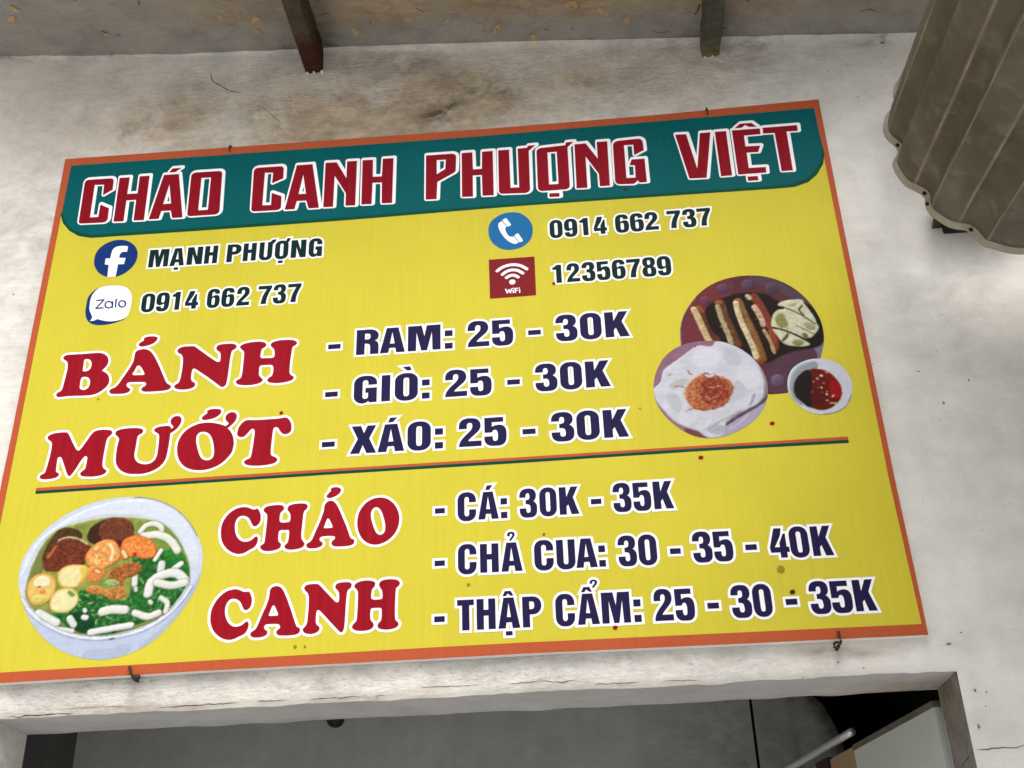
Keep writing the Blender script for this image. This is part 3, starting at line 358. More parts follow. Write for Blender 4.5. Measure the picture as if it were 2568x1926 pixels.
def rounded(P, n=5):                        # polygon with corner radii: (x, z, d_in, d_out)
    m = len(P); out = []
    for i in range(m):
        p = np.array(P[i][:2], float); di, do = P[i][2], P[i][3]
        if di <= 0 and do <= 0: out.append(p); continue
        a = np.array(P[i-1][:2], float) - p; b = np.array(P[(i+1) % m][:2], float) - p
        la, lb = np.linalg.norm(a), np.linalg.norm(b)
        s = p + a / la * min(di, la * .98); e = p + b / lb * min(do, lb * .98)
        k = 0.58
        c1 = s + (p - s) * k; c2 = e + (p - e) * k
        for j in range(n + 1):
            t = j / n
            out.append((1-t)**3*s + 3*(1-t)**2*t*c1 + 3*(1-t)*t*t*c2 + t**3*e)
    return np.array(out)

def area(P):
    x, y = P[:, 0], P[:, 1]
    return 0.5 * float(np.sum(x * np.roll(y, -1) - np.roll(x, -1) * y))

def oriented(P, ccw=True):
    return P if (area(P) > 0) == ccw else P[::-1]

def clean(P, eps=0.02):
    keep = [P[0]]
    for p in P[1:]:
        if np.linalg.norm(p - keep[-1]) > eps: keep.append(p)
    if np.linalg.norm(keep[0] - keep[-1]) < eps: keep.pop()
    return np.array(keep)

def offset(P, d, style='miter'):            # outlines grow to their right-hand side (ccw grows, cw hole shrinks)
    P = clean(P); m = len(P); out = []
    for i in range(m):
        e0 = P[i] - P[i-1]; e1 = P[(i+1) % m] - P[i]
        e0 = e0 / np.linalg.norm(e0); e1 = e1 / np.linalg.norm(e1)
        n0 = np.array((e0[1], -e0[0])); n1 = np.array((e1[1], -e1[0]))
        cr = e0[0]*e1[1] - e0[1]*e1[0]; dt = float(np.clip(np.dot(e0, e1), -1, 1))
        if cr > 1e-6 and (style == 'round' and dt < 0.94):
            a0 = math.atan2(n0[1], n0[0]); a1 = math.atan2(n1[1], n1[0])
            while a1 < a0: a1 += 2*math.pi
            k = max(2, int((a1 - a0) / 0.35) + 1)
            for j in range(k + 1):
                a = a0 + (a1 - a0) * j / k
                out.append(P[i] + d * np.array((math.cos(a), math.sin(a))))
        elif cr < 0 and dt < 0.5:
            out.append(P[i] + n0 * d); out.append(P[i].copy()); out.append(P[i] + n1 * d)
        else:
            b = n0 + n1; q = max(np.dot(b, n0), 0.25)
            v = b / q * d
            lim = 3.0 * d
            l = np.linalg.norm(v)
            out.append(P[i] + (v if l < lim else v / l * lim))
    return np.array(out)

def flat(contours):                         # nonzero-winding fill of closed outlines -> verts, triangles
    V, E = [], []
    for c in contours:
        c = clean(np.asarray(c))
        if len(c) < 3: continue
        b = len(V)
        V += [Vector((float(p[0]), float(p[1]))) for p in c]
        E += [(b + i, b + (i + 1) % len(c)) for i in range(len(c))]
    r = delaunay_2d_cdt(V, E, [], 0, 1e-4)
    vo = np.array([(v.x, v.y) for v in r[0]])
    tri = np.array([f for f in r[2] if len(f) == 3])
    cen = vo[tri].mean(axis=1)
    wind = np.zeros(len(cen))
    for c in contours:
        c = clean(np.asarray(c)); d = np.roll(c, -1, axis=0)
        for (x0, y0), (x1, y1) in zip(c, d):
            if y0 == y1: continue
            up = y1 > y0
            lo, hi = (y0, y1) if up else (y1, y0)
            sel = (cen[:, 1] >= lo) & (cen[:, 1] < hi)
            xi = x0 + (cen[:, 1] - y0) / (y1 - y0) * (x1 - x0)
            wind += np.where(sel & (xi > cen[:, 0]), 1 if up else -1, 0)
    tri = tri[wind > 0.5]
    used, inv = np.unique(tri, return_inverse=True)
    return vo[used], inv.reshape(-1, 3)

def mesh_obj(name, verts, faces, m, parent=None, smooth=False):
    me = bpy.data.meshes.new(name)
    me.from_pydata([tuple(map(float, v)) for v in verts], [], [tuple(map(int, f)) for f in faces])
    if m: me.materials.append(m)
    if smooth: me.polygons.foreach_set('use_smooth', [True] * len(me.polygons))
    me.update()
    o = bpy.data.objects.new(name, me); COL.objects.link(o)
    if parent: o.parent = parent
    return o

def bm_obj(name, bm, m, parent=None, smooth=False):
    me = bpy.data.meshes.new(name); bm.to_mesh(me); bm.free()
    if m: me.materials.append(m)
    if smooth: me.polygons.foreach_set('use_smooth', [True] * len(me.polygons))
    o = bpy.data.objects.new(name, me); COL.objects.link(o)
    if parent: o.parent = parent
    return o

def empty(name, loc=(0, 0, 0)):
    o = bpy.data.objects.new(name, None); o.empty_display_size = 0.1
    COL.objects.link(o); o.location = loc
    return o

def tag(o, label=None, cat=None, group=None, kind=None):
    if label: o['label'] = label
    if cat: o['category'] = cat
    if group: o['group'] = group
    if kind: o['kind'] = kind
    return o

def box(bm, x0, x1, y0, y1, z0, z1, bevel=0.0):
    v = [bm.verts.new(p) for p in ((x0,y0,z0),(x1,y0,z0),(x1,y1,z0),(x0,y1,z0),(x0,y0,z1),(x1,y0,z1),(x1,y1,z1),(x0,y1,z1))]
    fs = [bm.faces.new([v[i] for i in f]) for f in ((0,3,2,1),(4,5,6,7),(0,1,5,4),(1,2,6,5),(2,3,7,6),(3,0,4,7))]
    if bevel:
        bmesh.ops.bevel(bm, geom=list({e for f in fs for e in f.edges}), offset=bevel, segments=2, affect='EDGES')

def tube(bm, path, r, n=10, caps=True):
    P = [Vector(p) for p in path]; rings = []
    up = Vector((0, 0, 1))
    for i, p in enumerate(P):
        t = (P[min(i+1, len(P)-1)] - P[max(i-1, 0)]).normalized()
        a = t.cross(up)
        if a.length < 0.05: a = t.cross(Vector((1, 0, 0)))
        a.normalize(); b = t.cross(a)
        rr = r[i] if isinstance(r, (list, tuple)) else r
        rings.append([bm.verts.new(p + (a*math.cos(2*math.pi*k/n) + b*math.sin(2*math.pi*k/n)) * rr) for k in range(n)])
    for A, B in zip(rings[:-1], rings[1:]):
        for k in range(n): bm.faces.new((A[k], A[(k+1) % n], B[(k+1) % n], B[k]))
    if caps:
        bm.faces.new(rings[0][::-1]); bm.faces.new(rings[-1])

def vnoise(X, Z, cell, seed):               # smooth value noise, -1..1
    rng = np.random.default_rng(seed)
    G = rng.uniform(-1, 1, (64, 64))
    u, v = X / cell + 500.0, Z / cell + 500.0
    i, j = np.floor(u).astype(int), np.floor(v).astype(int)
    f, g = u - i, v - j
    f = f*f*(3-2*f); g = g*g*(3-2*g)
    a = G[i % 64, j % 64]; b = G[(i+1) % 64, j % 64]; c = G[i % 64, (j+1) % 64]; d = G[(i+1) % 64, (j+1) % 64]
    return a*(1-f)*(1-g) + b*f*(1-g) + c*(1-f)*g + d*f*g

def fbm(X, Z, cell, seed, octv=4):
    s, a = 0.0, 1.0; t = 0.0
    for k in range(octv):
        s = s + a * vnoise(X, Z, cell / 2**k, seed + 17*k); t += a; a *= 0.55
    return s / t

# ---------------------------------------------------------------- materials
def nodes_of(name, rough=0.6, spec=0.3):
    m = bpy.data.materials.new(name); m.use_nodes = True
    nt = m.node_tree; b = nt.nodes['Principled BSDF']
    b.inputs['Roughness'].default_value = rough
    b.inputs['Specular IOR Level'].default_value = spec
    return m, nt, b

def N(nt, kind, **kw):
    n = nt.nodes.new(kind)
    for k, v in kw.items():
        if k in n.inputs: n.inputs[k].default_value = v
        else: setattr(n, k, v)
    return n

def noise(nt, scale, detail=5.0, rough=0.55, stretch=None, rot=0.0, dist=0.0, coord='Object'):
    tc = N(nt, 'ShaderNodeTexCoord'); src = tc.outputs[coord]
    if stretch:
        mp = N(nt, 'ShaderNodeMapping'); mp.inputs['Scale'].default_value = stretch
        mp.inputs['Rotation'].default_value = (0, rot, 0)
        nt.links.new(src, mp.inputs['Vector']); src = mp.outputs['Vector']
    t = N(nt, 'ShaderNodeTexNoise', Scale=scale, Detail=detail, Roughness=rough, Distortion=dist)
    nt.links.new(src, t.inputs['Vector'])
    return t.outputs['Fac']

def ramp(nt, fac, stops):
    r = N(nt, 'ShaderNodeValToRGB'); e = r.color_ramp.elements
    while len(e) < len(stops): e.new(0.5)
    for q, (p, c) in zip(e, stops):
        q.position = p; q.color = (c, c, c, 1) if not isinstance(c, (tuple, list)) else (*c[:3], 1)
    nt.links.new(fac, r.inputs['Fac'])
    return r.outputs['Color']

def math_(nt, op, a, b=None, clamp=False):
    n = N(nt, 'ShaderNodeMath'); n.operation = op; n.use_clamp = clamp
    for i, v in enumerate((a, b)):
        if v is None: continue
        if isinstance(v, (int, float)): n.inputs[i].default_value = v
        else: nt.links.new(v, n.inputs[i])
    return n.outputs[0]

def mix(nt, fac, a, b, mode='MIX'):
    n = N(nt, 'ShaderNodeMix'); n.data_type = 'RGBA'; n.blend_type = mode
    for i, v in ((0, fac), (6, a), (7, b)):
        if isinstance(v, (int, float)): n.inputs[i].default_value = v
        elif isinstance(v, (tuple, list)): n.inputs[i].default_value = (*v[:3], 1)
        else: nt.links.new(v, n.inputs[i])
    return n.outputs[2]

def bump(nt, b, height, strength=0.5, dist=0.003, prev=None):
    n = N(nt, 'ShaderNodeBump', Strength=strength, Distance=dist)
    nt.links.new(height, n.inputs['Height'])
    if prev is not None: nt.links.new(prev, n.inputs['Normal'])
    nt.links.new(n.outputs['Normal'], b.inputs['Normal'])
    return n.outputs['Normal']

def attr(nt, name):
    a = N(nt, 'ShaderNodeAttribute'); a.attribute_name = name
    return a.outputs['Fac']

PRINT = {}
def print_mat(name, rgb, streak=0.06, rough=0.45):
    if name in PRINT: return PRINT[name]
    m, nt, b = nodes_of(name, rough, 0.04)
    c = [v * (0.64 if min(rgb) < 225 else 1.0) for v in lin(rgb)]
    s = ramp(nt, noise(nt, 30, 3, 0.6, stretch=(4, 1, 0.12)), [(0.3, 1 - streak), (0.7, 1 + streak)])
    d = ramp(nt, noise(nt, 5, 6, 0.6), [(0.25, 0.93), (0.75, 1.03)])
    k = mix(nt, 1.0, s, d, 'MULTIPLY')
    nt.links.new(mix(nt, 1.0, k, tuple(c), 'MULTIPLY'), b.inputs['Base Color'])
    bump(nt, b, noise(nt, 3.5, 3, 0.5), 0.12, 0.004)
    PRINT[name] = m
    return m

def plain(name, rgb, rough=0.6, spec=0.3, var=0.12, scale=20, metal=0.0, bmp=0.15):
    m, nt, b = nodes_of(name, rough, spec)
    c = lin(rgb); b.inputs['Metallic'].default_value = metal
    k = ramp(nt, noise(nt, scale, 6, 0.6), [(0.25, 1 - var), (0.75, 1 + var * .6)])
    nt.links.new(mix(nt, 1.0, k, tuple(c), 'MULTIPLY'), b.inputs['Base Color'])
    if bmp: bump(nt, b, noise(nt, scale * 6, 5, 0.6), bmp, 0.002)
    return m

def plaster(name, paint, paint2, rough_all=0.0, brown=(0.36, 0.275, 0.17), dark=(0.12, 0.095, 0.065), smooth=0.35, streaks=0.5):
    """limewashed plaster: stains, dirt, painted shade and roughness come from mesh attributes and noise"""
    m, nt, b = nodes_of(name, 0.85, 0.15)
    big = noise(nt, 2.6, 7, 0.6); mid = noise(nt, 11, 8, 0.62); fine = noise(nt, 85, 6, 0.65, stretch=(0.55, 1, 1.2), rot=0.3)
    trow = noise(nt, 16, 6, 0.6, stretch=(0.35, 1, 2.4), rot=0.15)
    vert = noise(nt, 13, 4, 0.55, stretch=(1.6, 1, 0.12))
    col = mix(nt, ramp(nt, mid, [(0.32, 0.0), (0.68, 1.0)]), tuple(paint), tuple(paint2))
    col = mix(nt, 1.0, col, ramp(nt, big, [(0.3, 0.93), (0.7, 1.04)]), 'MULTIPLY')
    col = mix(nt, streaks, col, mix(nt, 1.0, col, ramp(nt, vert, [(0.3, 0.9), (0.72, 1.05)]), 'MULTIPLY'))
    rgh = attr(nt, 'rough')
    # pits and grain of rough patches
    pit = ramp(nt, noise(nt, 120, 5, 0.7, stretch=(0.5, 1, 1.3), rot=0.35), [(0.34, 0.62), (0.46, 1.0)])
    col = mix(nt, math_(nt, 'MULTIPLY', rgh, 0.75, True), col, mix(nt, 1.0, col, pit, 'MULTIPLY'))
    br = attr(nt, 'brown')
    bf = math_(nt, 'MULTIPLY', br, ramp(nt, noise(nt, 7, 9, 0.68, dist=0.6), [(0.3, 0.25), (0.68, 1.7)]))
    bf = math_(nt, 'MULTIPLY', bf, ramp(nt, fine, [(0.3, 0.75), (0.7, 1.25)]), True)
    btex = mix(nt, ramp(nt, noise(nt, 26, 9, 0.7, stretch=(0.6, 1, 1.1), rot=0.3, dist=0.5), [(0.3, 0.0), (0.7, 1.0)]), tuple(v * 0.72 for v in brown), tuple(min(1, v * 1.45 + 0.06) for v in brown))
    col = mix(nt, math_(nt, 'MULTIPLY', bf, 0.86), col, btex)
    dk = attr(nt, 'dark')
    df = math_(nt, 'MULTIPLY', dk, ramp(nt, noise(nt, 22, 9, 0.72, stretch=(0.6, 1, 1.0), rot=0.4, dist=0.8), [(0.36, 0.1), (0.64, 1.7)]), True)
    col = mix(nt, df, col, tuple(dark))
    mot = ramp(nt, noise(nt, 19, 9, 0.7, stretch=(0.7, 1, 1), dist=0.4), [(0.3, 0.66), (0.55, 1.0), (0.72, 1.08)])
    col = mix(nt, math_(nt, 'ADD', math_(nt, 'MULTIPLY', rgh, 0.8), 0.3, True), col, mix(nt, 1.0, col, mot, 'MULTIPLY'))
    # scattered fly specks and small chips
    sp = N(nt, 'ShaderNodeTexVoronoi', Scale=38.0); tc = N(nt, 'ShaderNodeTexCoord'); nt.links.new(tc.outputs['Object'], sp.inputs['Vector'])
    gate = ramp(nt, noise(nt, 9, 3), [(0.52, 0.0), (0.6, 1.0)])
    spk = math_(nt, 'MULTIPLY', ramp(nt, sp.outputs['Distance'], [(0.05, 1.0), (0.085, 0.0)]), gate)
    col = mix(nt, math_(nt, 'MULTIPLY', spk, 0.5), col, (0.16, 0.13, 0.1))
    nt.links.new(col, b.inputs['Base Color'])
    h = math_(nt, 'ADD', math_(nt, 'MULTIPLY', fine, math_(nt, 'ADD', math_(nt, 'MULTIPLY', rgh, 1.0), 0.12 + rough_all)), math_(nt, 'MULTIPLY', trow, smooth))
    n1 = bump(nt, b, h, 0.8, 0.009)
    bump(nt, b, pit, 0.25, 0.002, n1)
    return m

M = {}
M['wall'] = plaster('limewashed_plaster', (0.77, 0.76, 0.725), (0.67, 0.655, 0.615))
M['jamb_white'] = plaster('white_plaster', (0.82, 0.81, 0.78), (0.76, 0.75, 0.72), 0.3)
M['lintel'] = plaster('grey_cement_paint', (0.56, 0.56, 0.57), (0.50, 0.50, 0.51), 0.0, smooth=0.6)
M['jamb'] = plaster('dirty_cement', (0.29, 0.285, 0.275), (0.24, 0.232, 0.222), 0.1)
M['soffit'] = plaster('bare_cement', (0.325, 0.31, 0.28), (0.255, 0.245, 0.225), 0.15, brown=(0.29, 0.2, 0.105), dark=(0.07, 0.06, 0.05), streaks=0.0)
M['room'] = plaster('grey_room_paint', (0.74, 0.77, 0.755), (0.66, 0.69, 0.675), 0.0, brown=(0.13, 0.08, 0.045), dark=(0.05, 0.045, 0.04), smooth=0.15)
M['void'] = plain('unlit_dark_wall', (46, 42, 38), 0.9, 0.1)  # near-black colour stands in for the darkness behind the hole; roof shares it
M['floor'] = plain('floor_tile', (186, 184, 178), 0.8, 0.2, 0.2, 3)
M['street'] = plain('street_concrete', (190, 189, 185), 0.9, 0.2, 0.2, 1.2)
M['crack'] = plain('crack_shadow_dirt', (70, 54, 42), 0.95, 0.05, 0.3, 60)
M['chip'] = plain('chip_dirt', (122, 114, 103), 0.95, 0.05, 0.3, 60)
M['nail'] = plain('rusty_nail', (62, 48, 38), 0.65, 0.4, 0.35, 150, 0.35, 0.4)
M['board'] = plain('board_edge', (232, 231, 229), 0.6, 0.3, 0.06, 30)
M['leaf'] = plain('grey_door_paint', (208, 213, 206), 0.5, 0.35, 0.06, 4, 0.0, 0.06)
M['leaf_edge'] = plain('worn_door_edge', (108, 104, 92), 0.7, 0.3, 0.3, 18)
M['steel'] = plain('stainless_steel', (226, 226, 224), 0.34, 0.5, 0.1, 12, 0.6, 0.03)
M['post'] = plain('dark_wood', (52, 40, 32), 0.7, 0.3, 0.25, 20)
M['ply'] = plain('tan_plywood', (176, 148, 112), 0.6, 0.3, 0.14, 9)
M['knob'] = plain('dark_knob', (52, 46, 34), 0.5, 0.4, 0.1, 30)
M['black'] = plain('black_rubber', (26, 27, 28), 0.7, 0.3, 0.15, 30)
M['rustbr'] = plain('rust_brown_steel', (72, 58, 48), 0.8, 0.2, 0.3, 40)

def bar_mat(name, c0, c1, ymid):
    m, nt, b = nodes_of(name, 0.8, 0.2)
    tc = N(nt, 'ShaderNodeTexCoord'); sx = N(nt, 'ShaderNodeSeparateXYZ'); nt.links.new(tc.outputs['Object'], sx.inputs[0])
    nn = noise(nt, 14, 7, 0.65)
    f = math_(nt, 'ADD', math_(nt, 'MULTIPLY', math_(nt, 'ADD', sx.outputs['Y'], -ymid), 18.0), math_(nt, 'MULTIPLY', math_(nt, 'ADD', nn, -0.5), 3.0))
    f = math_(nt, 'ADD', f, 0.5, True)
    col = mix(nt, f, tuple(lin(c0)), tuple(lin(c1)))
    col = mix(nt, 1.0, col, ramp(nt, noise(nt, 60, 6, 0.7), [(0.3, 0.6), (0.7, 1.25)]), 'MULTIPLY')
    nt.links.new(col, b.inputs['Base Color'])
    bump(nt, b, noise(nt, 120, 5, 0.7), 0.5, 0.002)
    return m
M['bar_a'] = bar_mat('rusty_bar', (74, 66, 54), (62, 32, 20), -0.10)
M['bar_b'] = bar_mat('mossy_bar', (76, 76, 66), (112, 98, 66), -0.035)

def sheet_mat():
    m, nt, b = nodes_of('weathered_corrugated_sheet', 0.75, 0.3)
    mid = noise(nt, 7, 8, 0.62); cloud = noise(nt, 22, 6, 0.6)
    col = mix(nt, ramp(nt, mid, [(0.3, 0.0), (0.7, 1.0)]), (0.085, 0.071, 0.052), (0.15, 0.132, 0.103))
    col = mix(nt, ramp(nt, cloud, [(0.52, 0.0), (0.75, 0.45)]), col, (0.26, 0.24, 0.2))
    w = math_(nt, 'MULTIPLY', attr(nt, 'worn'), ramp(nt, noise(nt, 40, 6, 0.7), [(0.25, 0.45), (0.6, 1.0)]))
    col = mix(nt, w, col, (0.36, 0.315, 0.22))
    nt.links.new(col, b.inputs['Base Color'])
    bump(nt, b, noise(nt, 55, 6, 0.65), 0.3, 0.002)
    return m
M['sheet'] = sheet_mat()
M['lip'] = plain('bare_sheet_edge', (160, 152, 136), 0.7, 0.3, 0.25, 30, 0.0, 0.3)
M['lip_hole'] = plain('lip_rust', (60, 46, 36), 0.8, 0.2, 0.2, 40)

# ---------------------------------------------------------------- the ground
def ground():
    bm = bmesh.new()
    n = 24
    for i in range(n + 1):
        for j in range(n + 1):
            bm.verts.new((-60 + 122 * i / n, -80 + 200 * j / n, 0))
    bm.verts.ensure_lookup_table()
    for i in range(n):
        for j in range(n):
            bm.faces.new([bm.verts[k] for k in (i*(n+1)+j, (i+1)*(n+1)+j, (i+1)*(n+1)+j+1, i*(n+1)+j+1)])
    tag(bm_obj('ground', bm, M['street']), kind='structure')
ground()

# ---------------------------------------------------------------- gridded surfaces with stains and painted shade
WY = 0.017                                  # face of the wall (the sign's face is y = 0)
X0, X1 = 0.0585, 1.7405                      # door opening
ZL = ZB - 0.0585                            # underside of the lintel
SD = 0.37                                   # how far the slab sticks out
def ztop(x): return ZB + 1.5360 - 0.0817 * x

def lines(segs):
    out = []
    for a, b, step in segs:
        n = max(1, int(round((b - a) / step)))
        out += list(np.linspace(a, b, n + 1)[:-1])
    return np.array(out + [segs[-1][1]])

def grid(name, U, V, fn, m, parent=None, attrs=None, skip=None):
    A, B = np.meshgrid(U, V, indexing='ij')
    P = fn(A, B)
    nu, nv = len(U), len(V)
    me = bpy.data.meshes.new(name)
    co = np.stack(P, -1).reshape(-1, 3)
    idx = np.arange(nu * nv).reshape(nu, nv)
    q = np.stack([idx[:-1, :-1], idx[1:, :-1], idx[1:, 1:], idx[:-1, 1:]], -1).reshape(-1, 4)
    if skip is not None:
        cu = (U[:-1] + U[1:]) / 2; cv = (V[:-1] + V[1:]) / 2
        CU, CV = np.meshgrid(cu, cv, indexing='ij')
        q = q[~skip(CU, CV).reshape(-1)]
    me.from_pydata(co.tolist(), [], q.tolist())
    me.materials.append(m)
    me.polygons.foreach_set('use_smooth', [True] * len(me.polygons))
    for k, arr in (attrs or {}).items():
        a = me.attributes.new(k, 'FLOAT', 'POINT')
        a.data.foreach_set('value', np.clip(np.asarray(arr, float).reshape(-1), -1, 1.5))
    me.update()
    o = bpy.data.objects.new(name, me); COL.objects.link(o)
    if parent: o.parent = parent
    return o

def stain_shade_fields(X, Z):                     # X, Z in mm on the wall
    f = [np.zeros_like(X) for _ in range(3)]
    wx = X + 45 * fbm(X, Z, 140, 3); wz = Z + 30 * fbm(X, Z, 120, 8)
    for x, z, rx, rz, c, a in STAIN_SHADE:
        g = np.exp(-((wx - x) / rx) ** 2 - ((wz - z) / rz) ** 2) * abs(a)
        f[c] = f[c] + np.sign(a) * g * (1.0, 0.9, 1.0)[c]
    return [np.clip(q, 0, 1.4) for q in f]

def relief(X, Z, rough):                    # plaster unevenness in metres
    return 0.0022 * fbm(X, Z, 260, 21) + (0.0005 + 0.0013 * rough) * fbm(X, Z, 45, 33)

def edge_wave(s, seed):
    return 0.0022 * vnoise(s * 1000, s * 0 + seed * 77.0, 70, seed) + 0.0012 * vnoise(s * 1000, s * 0 + seed * 31.0, 22, seed + 5)

wall = tag(empty('wall', (0, WY, 0)), 'stained cream plaster wall behind the menu sign with a doorway below', 'wall')
def build_wall():
    U = lines([(-4.0, -0.6, 0.34), (-0.6, X0, 0.008), (X0, X1, 0.008), (X1, 2.5, 0.008), (2.5, 6.0, 0.35)])
    W = lines([(0.0, 0.72, 0.09), (0.72, 1.0, 0.02), (1.0, 2.0, 0.0058)])   # 0..1 pavement to lintel, 1..2 lintel to soffit
    def f(A, B):
        zl = ZL + edge_wave(A, 4)
        Z = np.where(B <= 1, B * zl, zl + (B - 1) * (ztop(A) - zl))
        X = A.copy()
        Xm, Zm = A * 1000, (Z - ZB) * 1000
        rf = stain_shade_fields(Xm, Zm)[2]
        Y = -relief(Xm, Zm, rf)
        # arris of the opening is worn round
        d = np.full_like(A, 9.0)
        inx = (A >= X0 - 1e-6) & (A <= X1 + 1e-6)
        d = np.where((B >= 1) & inx, np.minimum(d, Z - zl), d)
        d = np.where((B <= 1) & (A >= X1), np.minimum(d, A - X1), d)
        d = np.where((B <= 1) & (A <= X0), np.minimum(d, X0 - A), d)
        dd = np.where((B > 1) & (A > X1), np.hypot(A - X1, Z - zl), 9.0); d = np.minimum(d, dd)
        dd = np.where((B > 1) & (A < X0), np.hypot(A - X0, Z - zl), 9.0); d = np.minimum(d, dd)
        r = 0.007
        Y = Y + np.where(d < r, r - np.sqrt(np.maximum(r*r - (r - d)**2, 0)), 0) * 0.8
        # fillet into the soffit
        t = ztop(A) - Z
        Y = Y - np.where(t < 0.012, (0.012 - t) * 0.8, 0)
        return X, Y, Z
    A, B = np.meshgrid(U, W, indexing='ij'); X, Y, Z = f(A, B)
    br, dk, rg = stain_shade_fields(X * 1000, (Z - ZB) * 1000)
    top = np.clip(1 - (ztop(X) - Z) / 0.03, 0, 1)
    dk = dk + 0.2 * top  # junction shade and dirt laid into the colour under the soffit
    grid('plaster_face', U, W, f, M['wall'], wall, dict(brown=br, dark=dk, rough=rg),
         skip=lambda a, b: (a > X0) & (a < X1) & (b < 1))
    D = lines([(0.0, 0.135, 0.009)])
    Ux = lines([(X0, X1, 0.008)])
    def soff(A, B):
        return A, B + 0.0056 * (B == 0), ZL + edge_wave(A, 4) * (1 - B / 0.135) + (B / 0.135) * (0.002 * vnoise(A * 1000, A * 0, 60, 9) - 0.001)
    A, B = np.meshgrid(Ux, D, indexing='ij')
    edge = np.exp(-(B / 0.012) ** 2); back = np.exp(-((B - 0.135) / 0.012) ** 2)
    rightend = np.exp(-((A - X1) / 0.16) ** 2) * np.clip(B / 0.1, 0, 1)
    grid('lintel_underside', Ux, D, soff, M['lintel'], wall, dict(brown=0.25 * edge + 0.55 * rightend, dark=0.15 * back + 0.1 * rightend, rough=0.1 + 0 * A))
    Zj = lines([(0.0, 1.6, 0.1), (1.6, ZL, 0.01)])
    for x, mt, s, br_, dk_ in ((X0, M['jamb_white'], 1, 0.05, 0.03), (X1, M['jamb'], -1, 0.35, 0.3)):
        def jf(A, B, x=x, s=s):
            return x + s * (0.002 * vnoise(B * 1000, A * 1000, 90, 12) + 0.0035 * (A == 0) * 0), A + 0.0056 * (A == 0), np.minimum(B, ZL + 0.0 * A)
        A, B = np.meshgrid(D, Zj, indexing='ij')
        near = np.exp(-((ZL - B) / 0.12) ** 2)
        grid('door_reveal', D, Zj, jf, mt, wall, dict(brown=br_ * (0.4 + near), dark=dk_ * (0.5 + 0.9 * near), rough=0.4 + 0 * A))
    # inner face
    bm = bmesh.new(); y = 0.135
    def quad(a, b, c, d): bm.faces.new([bm.verts.new(p) for p in (a, b, c, d)])
    quad((-4, y, 0), (X0, y, 0), (X0, y, ZL), (-4, y, ZL)); quad((X1, y, 0), (6, y, 0), (6, y, ZL), (X1, y, ZL))
    quad((-4, y, ZL), (6, y, ZL), (6, y, 3.5), (-4, y, 3.5))
    bm_obj('inner_face', bm, M['room'], wall)
    # upper storey above the soffit slab
    bm = bmesh.new()
    def q2(a, b, c, d): bm.faces.new([bm.verts.new(p) for p in (a, b, c, d)])
    q2((-4, 0.004, ztop(-4) + 0.12), (6, 0.004, ztop(6) + 0.12), (6, 0.004, 6.5), (-4, 0.004, 6.5))
    q2((-4, 0.004, 6.5), (6, 0.004, 6.5), (6, 5.0, 6.5), (-4, 5.0, 6.5))
    bm_obj('upper_wall', bm, M['wall'], wall)
build_wall()

def ribbon(name, path, w, m, parent, y=-0.0012, face='wall', taper=True, seed=1):
    P = np.asarray(path) / 1000.0
    seg = []
    rng = random.Random(seed)
    for a, b in zip(P[:-1], P[1:]):
        k = max(1, int(np.linalg.norm(b - a) / 0.006))
        for j in range(k):
            seg.append(a + (b - a) * j / k + np.array([rng.uniform(-1, 1), rng.uniform(-1, 1)]) * 0.0007)
    seg.append(P[-1]); seg = np.array(seg)
    V, F = [], []
    n = len(seg)
    for i, p in enumerate(seg):
        t = seg[min(i+1, n-1)] - seg[max(i-1, 0)]; t = t / (np.linalg.norm(t) + 1e-9)
        nn = np.array((-t[1], t[0]))
        u = i / (n - 1)
        h = w / 2000.0 * (rng.uniform(0.55, 1.2)) * (min(1, 6*u, 6*(1-u)) if taper else 1)
        for s in (-1, 1):
            q = p + nn * h * s
            if face == 'wall':
                rf = stain_shade_fields(np.array([q[0]*1000]), np.array([q[1]*1000]))[2]
                yy = -relief(np.array([q[0]*1000]), np.array([q[1]*1000]), rf)[0]
                V.append((q[0], yy + y, ZB + q[1]))
            else:
                V.append((X1 - 0.004, q[0] - WY, ZB + q[1]))
    for i in range(n - 1): F.append((2*i, 2*i+1, 2*i+3, 2*i+2))
    return mesh_obj(name, V, F, m, parent)

def wall_marks():
    for i, (s, w) in enumerate(CRACKS):
        ribbon('crack', xy(s), w / 10.0, M['crack'], wall, seed=i)
    ribbon('crack', xy(JAMB_CRACK), 2.0, M['crack'], wall, face='jamb', seed=40)
    V, F = [], []
    rng = random.Random(9)
    for x, z, a, b in CHIPS:
        x, z, a, b = x/10, z/10, a/14, b/14
        k = len(V); n = 9
        rf = stain_shade_fields(np.array([x]), np.array([z]))[2]; y = -relief(np.array([x]), np.array([z]), rf)[0] - 0.0012
        for j in range(n):
            t = 2 * math.pi * j / n; r = rng.uniform(0.6, 1.15)
            V.append(((x + a * r * math.cos(t)) / 1000, y, ZB + (z + b * r * math.sin(t)) / 1000))
        F.append(tuple(range(k, k + n)))
    o = mesh_obj('paint_chips', V, F, M['chip'], wall); tag(o, kind='stuff')
wall_marks()

